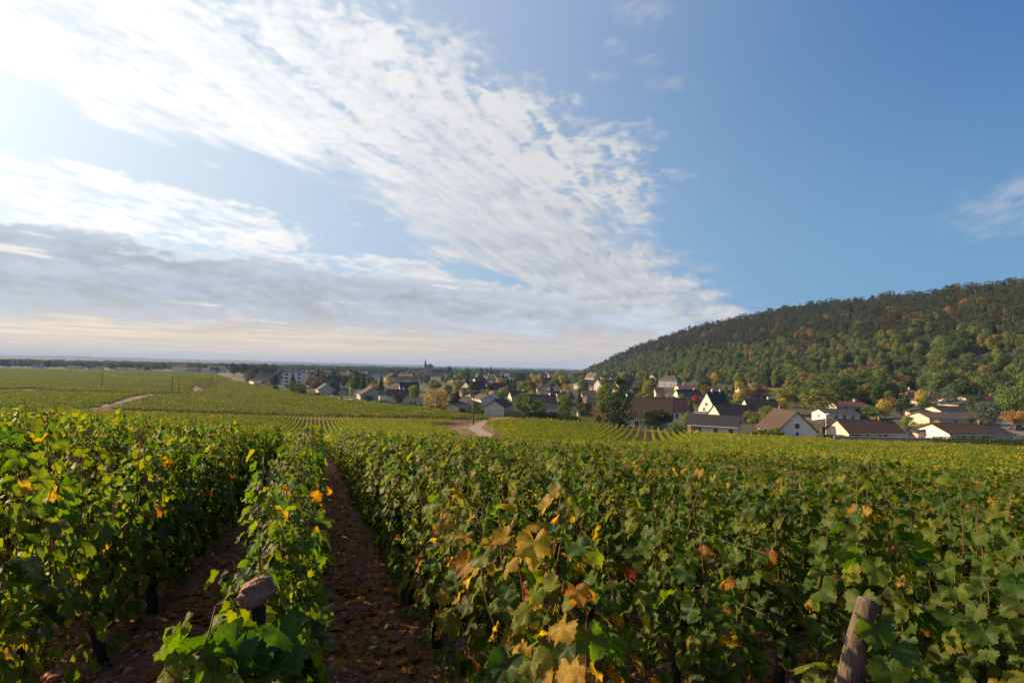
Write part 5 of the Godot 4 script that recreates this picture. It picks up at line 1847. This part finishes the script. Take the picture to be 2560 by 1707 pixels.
# ---------------------------------------------------------------- poles, lamps, cars
func pole(label: String, at: Vector3, tall: float, arms: Array, material: String, two := 0.0, called := "utility_pole") -> void:
	var o := thing(called, label, "pole", at)
	for s in ([-1.0, 1.0] if two > 0.0 else [0.0]):
		var mb := Mb.new()
		var x: float = s * two * 0.5
		mb.tube([Vector3(x, -0.5, 0), Vector3(x * 0.95, tall * 0.5, 0), Vector3(x * 0.9, tall, 0)], [0.2, 0.17, 0.13], 8)
		part("pole", mb.mesh(mat[material]), o)
	for a in arms:
		var mb := Mb.new()
		mb.box(Vector3(0, a[0], 0.2), Vector3(a[1], 0.14, 0.12))
		var bar := part("crossarm", mb.mesh(mat.dark_post), o)
		for k in 3:
			var ins := Mb.new()
			ins.tube([Vector3(a[1] * (k - 1) * 0.46, a[0] + 0.06, 0.2), Vector3(a[1] * (k - 1) * 0.46, a[0] + 0.3, 0.2)], [0.05, 0.07], 6)
			part("insulator", ins.mesh(mat.trim), bar)


func cable(label: String, a: Vector3, b: Vector3, sag: float) -> void:
	var path := []
	var rad := []
	for k in 17:
		var f := k / 16.0
		path.append(a.lerp(b, f) - Vector3(0, sag * 4.0 * f * (1.0 - f), 0))
		rad.append(0.03 if a.distance_to(b) > 5.0 else 0.0014)
	var mb := Mb.new()
	mb.tube(path, rad, 4)
	tag(part("power_cable", mb.mesh(mat.wire), self), label, "cable")


func lamp_post(label: String, at: Vector3, tall: float) -> void:
	var o := thing("street_lamp", label, "street lamp", at)
	var mb := Mb.new()
	mb.tube([Vector3(0, -0.2, 0), Vector3(0, tall, 0)], [0.09, 0.06], 8)
	part("post", mb.mesh(mat.trim), o)
	var hd := Mb.new()
	hd.tube([Vector3(0, tall - 0.02, 0), Vector3(0.1, tall + 0.18, 0.1), Vector3(0.5, tall + 0.24, 0.5)], [0.07, 0.15, 0.1], 8)
	part("lamp_head", hd.mesh(mat.trim), o)


func car(label: String, at: Vector3, turn: float, paint: String) -> void:
	var o := thing("parked_car", label, "car", at, turn)
	# side profile, nose towards +x
	var prof := [[-2.05, 0.35], [-2.1, 0.75], [-1.95, 0.95], [-1.2, 0.98], [0.75, 0.95], [1.75, 0.82], [2.05, 0.65], [2.05, 0.32]]
	var body := Mb.new()
	for s in [-1.0, 1.0]:
		for k in range(1, prof.size() - 1):
			var a := Vector3(prof[0][0], prof[0][1], s * 0.82)
			var b := Vector3(prof[k][0], prof[k][1], s * 0.82)
			var c := Vector3(prof[k + 1][0], prof[k + 1][1], s * 0.82)
			if s > 0:
				body.tri(a, b, c)
			else:
				body.tri(a, c, b)
	for k in prof.size():
		var p = prof[k]
		var q = prof[(k + 1) % prof.size()]
		body.quad(Vector3(p[0], p[1], -0.82), Vector3(q[0], q[1], -0.82), Vector3(q[0], q[1], 0.82), Vector3(p[0], p[1], 0.82))
	part("body", body.mesh(mat[paint]), o)
	var cabin := Mb.new()
	var low := [Vector3(-1.75, 0.95, 0), Vector3(0.95, 0.92, 0)]
	var up := [Vector3(-1.3, 1.42, 0), Vector3(0.2, 1.42, 0)]
	for s in [-1.0, 1.0]:
		var z := Vector3(0, 0, 0.76 * s)
		var z2 := Vector3(0, 0, 0.62 * s)
		cabin.quad(low[0] + z, up[0] + z2, up[1] + z2, low[1] + z)
	for k in 2:
		cabin.quad(low[k] - Vector3(0, 0, 0.76), up[k] - Vector3(0, 0, 0.62), up[k] + Vector3(0, 0, 0.62), low[k] + Vector3(0, 0, 0.76))
	part("window", cabin.mesh(mat.glass), o)
	var roof := Mb.new()
	roof.box(Vector3(-0.55, 1.44, 0), Vector3(1.6, 0.06, 1.3))
	part("roof", roof.mesh(mat[paint]), o)
	for sx in [-1.3, 1.3]:
		for s in [-1.0, 1.0]:
			var wh := Mb.new()
			wh.tube([Vector3(sx, 0.32, s * 0.66), Vector3(sx, 0.32, s * 0.86)], [0.32, 0.32], 12)
			var wm := part("wheel", wh.mesh(mat.tyre), o)
			var hub := Mb.new()
			hub.tube([Vector3(sx, 0.32, s * 0.86), Vector3(sx, 0.32, s * 0.955)], [0.19, 0.17], 8)
			part("hub", hub.mesh(mat.silver_paint), wm)
	for s in [-1.0, 1.0]:
		var hl := Mb.new()
		hl.box(Vector3(1.98, 0.68, s * 0.58), Vector3(0.22, 0.14, 0.34))
		part("headlight", hl.mesh(mat.trim), o)
		var tl := Mb.new()
		tl.box(Vector3(-2.04, 0.75, s * 0.62), Vector3(0.14, 0.2, 0.26))
		part("tail_light", tl.mesh(mat.red_lamp), o)


func build_poles_and_cars() -> void:
	pole("dark utility pole standing at the bend of the vineyard road", on(-10.6, 163.0), 9.8, [[9.5, 1.9]], "tar_pole")
	pole("twin legged dark power pole beside the gravel turning place", on(-165.7, 281.0), 9.4, [[9.2, 5.2]], "tar_pole", 3.6)
	pole("single dark power pole in the left far vineyard", on(-242.9, 337.7), 9.0, [[8.8, 1.4]], "tar_pole")
	pole("thin distant pole near the left far houses", on(-489.0, 666.0), 10.5, [[10.3, 1.4]], "tar_pole")
	pole("small pole in the striped vine rows", on(-235.5, 448.0), 6.8, [[6.6, 1.2]], "tar_pole")
	cable("thin cable from the left field pole to the twin legged pole", on(-242.9, 337.7, 9.1), on(-168.0, 281.0, 9.5), 1.6)
	cable("thin cable running left from the left field pole", on(-242.9, 337.7, 9.0), on(-420.0, 372.0, 9.0), 0.6)
	cable("thin cable from the bend pole across to the gardens", on(-10.6, 163.0, 9.7), on(72.0, 170.0, 9.5), 0.9)
	cable("thin cable running left from the bend pole", on(-10.6, 163.0, 9.7), on(-34.0, 236.0, 8.6), 0.5)
	lamp_post("slim white lamp post beside the brown garden pavilion", on(82.5, 149.0), 5.2)
	lamp_post("white headed street lamp right of the parked white cars", on(-80.5, 284.0), 5.6)
	lamp_post("street lamp by the roadside hedge below the skylight house", on(-104.0, 291.5), 5.6)
	lamp_post("street lamp on the verge below the apartment block", on(-136.5, 343.0), 5.6)
	car("leftmost of the three pale cars parked on the town road", on(-87.4, 280.5, 0.1), 0.95, "white_paint")
	car("middle one of the three pale cars parked on the town road", on(-80.4, 270.0, 0.1), 0.95, "white_paint")
	car("silver car, rightmost of the three parked on the town road", on(-70.8, 258.0, 0.1), 0.9, "silver_paint")
	car("small grey car parked far along the town road", on(-219.0, 483.0, 0.1), 1.0, "silver_paint")
	car("dark blue car in the street at the far right edge", on(127.5, 143.5, 0.1), 0.4, "blue_paint")
	car("dark car with red tail light beside the rightmost white house", on(103.6, 114.5, 0.1), 0.1, "blue_paint")
	for k in 4:
		car(["first", "second", "third", "last"][k] + " from the left of four pale cars glinting at the far left field edge", on([-838.0, -822.0, -800.0, -785.0][k], [940.0, 945.0, 941.0, 932.0][k], 0.1), 0.5, "white_paint")
	car("white car half hidden behind the roof of the broad white gable", on(89.0, 174.0, 0.1), 0.2, "white_paint")
	car("pale car parked on the street below the largest street tree", on(95.5, 193.0, 0.1), 0.3, "silver_paint")
	car("white car on the drive left of the pink gabled house", on(146.0, 189.0, 0.1), 0.1, "white_paint")
	car("white van like car at the end of the far vineyard road", on(-419.0, 858.0, 0.1), 0.3, "white_paint")


# ---------------------------------------------------------------- close by
func rounded_stone(seed_: int, size: Vector3, rough: float) -> ArrayMesh:
	var f := FastNoiseLite.new()
	f.seed = seed_
	f.frequency = 0.9
	var mb := Mb.new()
	var n := 26
	var m := 16
	for i in m + 1:
		for j in n:
			var u := PI * i / m
			var a := TAU * j / n
			var d := Vector3(sin(u) * cos(a), cos(u), sin(u) * sin(a))
			var q := Vector3(signf(d.x) * pow(absf(d.x), 0.62), signf(d.y) * pow(absf(d.y), 0.62), signf(d.z) * pow(absf(d.z), 0.62))
			var k := 1.0 + rough * (f.get_noise_3d(d.x * 1.3, d.y * 1.3, d.z * 1.3) + 0.5 * f.get_noise_3d(d.x * 4.0, d.y * 4.0, d.z * 4.0) + 0.22 * f.get_noise_3d(d.x * 11.0, d.y * 11.0, d.z * 11.0))
			mb.vert(q * size * k)
	for i in m:
		for j in n:
			var a := i * n + j
			var b := i * n + (j + 1) % n
			mb.face(a, b, a + n)
			mb.face(b, b + n, a + n)
	mb.smooth()
	return mb.mesh(mat.stone)


func wooden_post(label: String, foot: Vector3, top: Vector3, rad: float, material: String, turns: Array) -> Node3D:
	var o := thing("vine_post", label, "post", foot)
	var t := top - foot
	var mb := Mb.new()
	var r := RandomNumberGenerator.new()
	r.seed = hash(label)
	var path := []
	var radii := []
	for k in 9:
		var f := k / 8.0
		path.append(t * f + Vector3(r.randf_range(-0.004, 0.004), -0.12 * (1.0 - f), r.randf_range(-0.004, 0.004)))
		radii.append(rad * r.randf_range(0.96, 1.05))
	mb.tube(path, radii, 16)
	part("shaft", mb.mesh(mat[material]), o)
	for f in turns:
		var w := Mb.new()
		var ring := []
		var thin := []
		var up := t.normalized()
		var sx := up.cross(Vector3.FORWARD).normalized()
		var sz := sx.cross(up)
		for k in 34:
			var a := TAU * k / 14.5
			ring.append(t * f + up * (0.0007 * k + 0.004 * sin(k * 1.7)) + (sx * cos(a) + sz * sin(a)) * (rad * 1.06 + 0.002))
			thin.append(0.0012)
		w.tube(ring, thin, 4)
		part("wire_binding", w.mesh(mat.wire), o)
	return o


func build_foreground() -> void:
	var r := RandomNumberGenerator.new()
	r.seed = 19
	# row ends
	var p := Vector2(-0.75, 1.75)
	wooden_post("dark vineyard post with a reddish stone lying on its top", on(p.x, p.y), Vector3(p.x, -0.735, -p.y), 0.024, "dark_post", [0.92])
	var st := part("stone", rounded_stone(3, Vector3(0.05, 0.036, 0.036), 0.36), self, Transform3D(Basis(Vector3.BACK, 0.5) * Basis(Vector3.UP, 0.3), Vector3(p.x - 0.004, -0.69, -p.y)))
	tag(st, "reddish fist sized stone lying on top of the dark post", "stone")
	wooden_post("weathered wooden post tilted to the right, wound with wire", on(1.04, 2.14), Vector3(1.285, -0.80, -2.06), 0.036, "post", [0.4, 0.46, 0.62, 0.84])
	wooden_post("dark shaded post right of the tilted wooden post", on(2.12, 2.62), Vector3(2.16, -1.16, -2.68), 0.045, "dark_post", [0.8])
	for k in [-1, -2, -3]:
		var q := row_point(2.0 if k > -2 else 1.2, -0.15 + k)
		wooden_post("dark end post of the %s" % row_words(k), on(q.x, q.y), on(q.x, q.y, 1.05), 0.035, "dark_post", [0.85])
	cable("straining wire slanting from the tilted wooden post to the soil", Vector3(1.29, -0.92, -2.05), on(1.62, 1.72, 0.02), 0.004)
	# trellis wires
	for k in range(-5, 9):
		for h in [0.5, 0.82, 1.08]:
			var path := []
			var thin := []
			for j in 12:
				var q := row_point(2.0 + j * 2.2, -0.15 + k * 1.0)
				path.append(on(q.x, q.y, h + 0.015 * sin(j * 2.0)))
				thin.append(0.0011)
			var mb := Mb.new()
			mb.tube(path, thin, 4)
			var level: String = "lowest" if h < 0.6 else "middle" if h < 1.0 else "top"
			tag(part("trellis_wire", mb.mesh(mat.wire), self), "%s trellis wire along the %s" % [level, row_words(k)], "wire")
	# pebbles, fallen leaves, dry grass
	var stones := []
	var tints := []
	for k in 14000:
		var w := 1.0 + 12.0 * pow(r.randf(), 2.0)
		var x := w * r.randf_range(-1.0, 1.05)
		var s := 0.005 + 0.026 * pow(r.randf(), 3.0)
		stones.append(Transform3D(Basis.from_euler(Vector3(r.randf() * TAU, r.randf() * TAU, r.randf() * TAU)).scaled_local(Vector3(s * 1.3, s * 0.8, s)), on(x, w, bump_noise.get_noise_2d(x * 9.0, w * 9.0) * 0.03 + s * 0.2)))
		var g := r.randf_range(0.6, 1.25)
		tints.append(Color(0.36 * g, 0.25 * g, 0.18 * g) if r.randf() < 0.16 else Color(0.27 * g, 0.11 * g, 0.055 * g))
	var pm := Mb.new()
	var pn := SphereMesh.new()
	pn.radial_segments = 7
	pn.rings = 4
	pn.radius = 1.0
	pn.height = 2.0
	var arr := pn.get_mesh_arrays()
	for k in arr[Mesh.ARRAY_VERTEX].size():
		var q: Vector3 = arr[Mesh.ARRAY_VERTEX][k]
		pm.vert(q * (1.0 + 0.25 * bump_noise.get_noise_3d(q.x * 4.0, q.y * 4.0, q.z * 4.0)))
	pm.ix = arr[Mesh.ARRAY_INDEX]
	tag(many("pebbles", pm.mesh(mat.pebble), stones, tints), "limestone pebbles strewn over the soil", "", "", "stuff")
	for v in 4:
		var mb := Mb.new()
		leaf_into(mb, Transform3D(), 1, [7, 5, 7, 4][v], r)
		var places := []
		var hues := []
		for k in 1600:
			var where := row_point(1.6 + 16.0 * pow(r.randf(), 1.5), -0.15 + r.randi_range(-4, 6) + 0.5 + r.randfn() * 0.26)
			var w := where.y
			var x := where.x
			if w < 0.9:
				continue
			var s := r.randf_range(0.04, 0.08)
			var b := Basis.from_euler(Vector3(-PI * 0.5 + r.randf_range(-0.6, 0.6), r.randf() * TAU, r.randf_range(-0.5, 0.5)), EULER_ORDER_YXZ).scaled_local(Vector3(s, s, s))
			places.append(Transform3D(b, on(x, w, 0.02 + bump_noise.get_noise_2d(x * 9.0, w * 9.0) * 0.03)))
			var g := r.randf_range(0.45, 1.5)
			hues.append(Color(g, g * r.randf_range(0.7, 1.0), g * 0.9))
		tag(many("fallen_leaves", mb.mesh(mat.leaf), places, hues), "dry fallen vine leaves lying on the soil", "", "", "stuff")
	var blade := Mb.new()
	for k in 9:
		var a := r.randf() * TAU
		var lean := r.randf_range(0.1, 0.6)
		var h := r.randf_range(0.5, 1.0)
		var d := Vector3(cos(a), 0, sin(a))
		var side := Vector3(-sin(a), 0, cos(a)) * 0.035
		var b0 := d * 0.06
		var b1 := d * (0.06 + lean * 0.4) + Vector3(0, h * 0.6, 0)
		blade.quad(b0 - side, b1 - side * 0.7, b1 + side * 0.7, b0 + side)
		blade.tri(b1 - side * 0.7, d * (0.06 + lean) + Vector3(0, h, 0), b1 + side * 0.7)
	var tufts := []
	var greens := []
	for k in 750:
		var q := row_point(1.2 + 9.0 * pow(r.randf(), 2.0), -0.15 + r.randi_range(-3, 5) + r.randfn() * 0.16)
		if q.y < 1.0:
			continue
		var s := r.randf_range(0.04, 0.11)
		tufts.append(Transform3D(Basis(Vector3.UP, r.randf() * TAU).scaled_local(Vector3(s, s, s)), on(q.x, q.y)))
		var f := r.randf()
		greens.append(Color(0.11, 0.14, 0.03).lerp(Color(0.34, 0.26, 0.12), f * f))
	for k in 500:   # the mossy grass at the mouth of the path
		var q := row_point(r.randf_range(2.4, 4.2) if k % 2 else r.randf_range(2.2, 3.4), 0.33 + r.randfn() * 0.22)
		var s := r.randf_range(0.02, 0.06)
		tufts.append(Transform3D(Basis(Vector3.UP, r.randf() * TAU).scaled_local(Vector3(s, s, s)), on(q.x, q.y)))
		greens.append(Color(0.12, 0.13, 0.03).lerp(Color(0.3, 0.22, 0.1), r.randf() ** 2))
	tag(many("grass_tufts", blade.mesh(mat.dry_grass), tufts, greens), "short dry grass growing under the vines", "", "", "stuff")
	# straw on the road verges
	var straw := []
	var tone := []
	for k in 9000:
		var t := r.randf()
		var w := lerpf(88.0, 186.0, t)
		var x := lerpf(-5.0, -6.0, t) + r.randf_range(-8.5, 6.5) - 4.0 * sin(t * PI) * 0.6
		var rx := along_line([[84, -4.4], [95, -4.6], [125, -5.5], [142, -8.0], [152, -9.6], [166, -8.8], [182, -6.0], [195, -1.9]], w)
		if absf(x - rx) < 1.6:
			continue
		var s := r.randf_range(0.15, 0.4)
		straw.append(Transform3D(Basis(Vector3.UP, r.randf() * TAU).scaled_local(Vector3(s, s, s)), on(x, w)))
		tone.append(Color(0.30, 0.22, 0.10).lerp(Color(0.16, 0.17, 0.05), r.randf() ** 2))
	tag(many("verge_grass", blade.mesh(mat.dry_grass), straw, tone), "strawy dry grass along the vineyard road", "", "", "stuff")
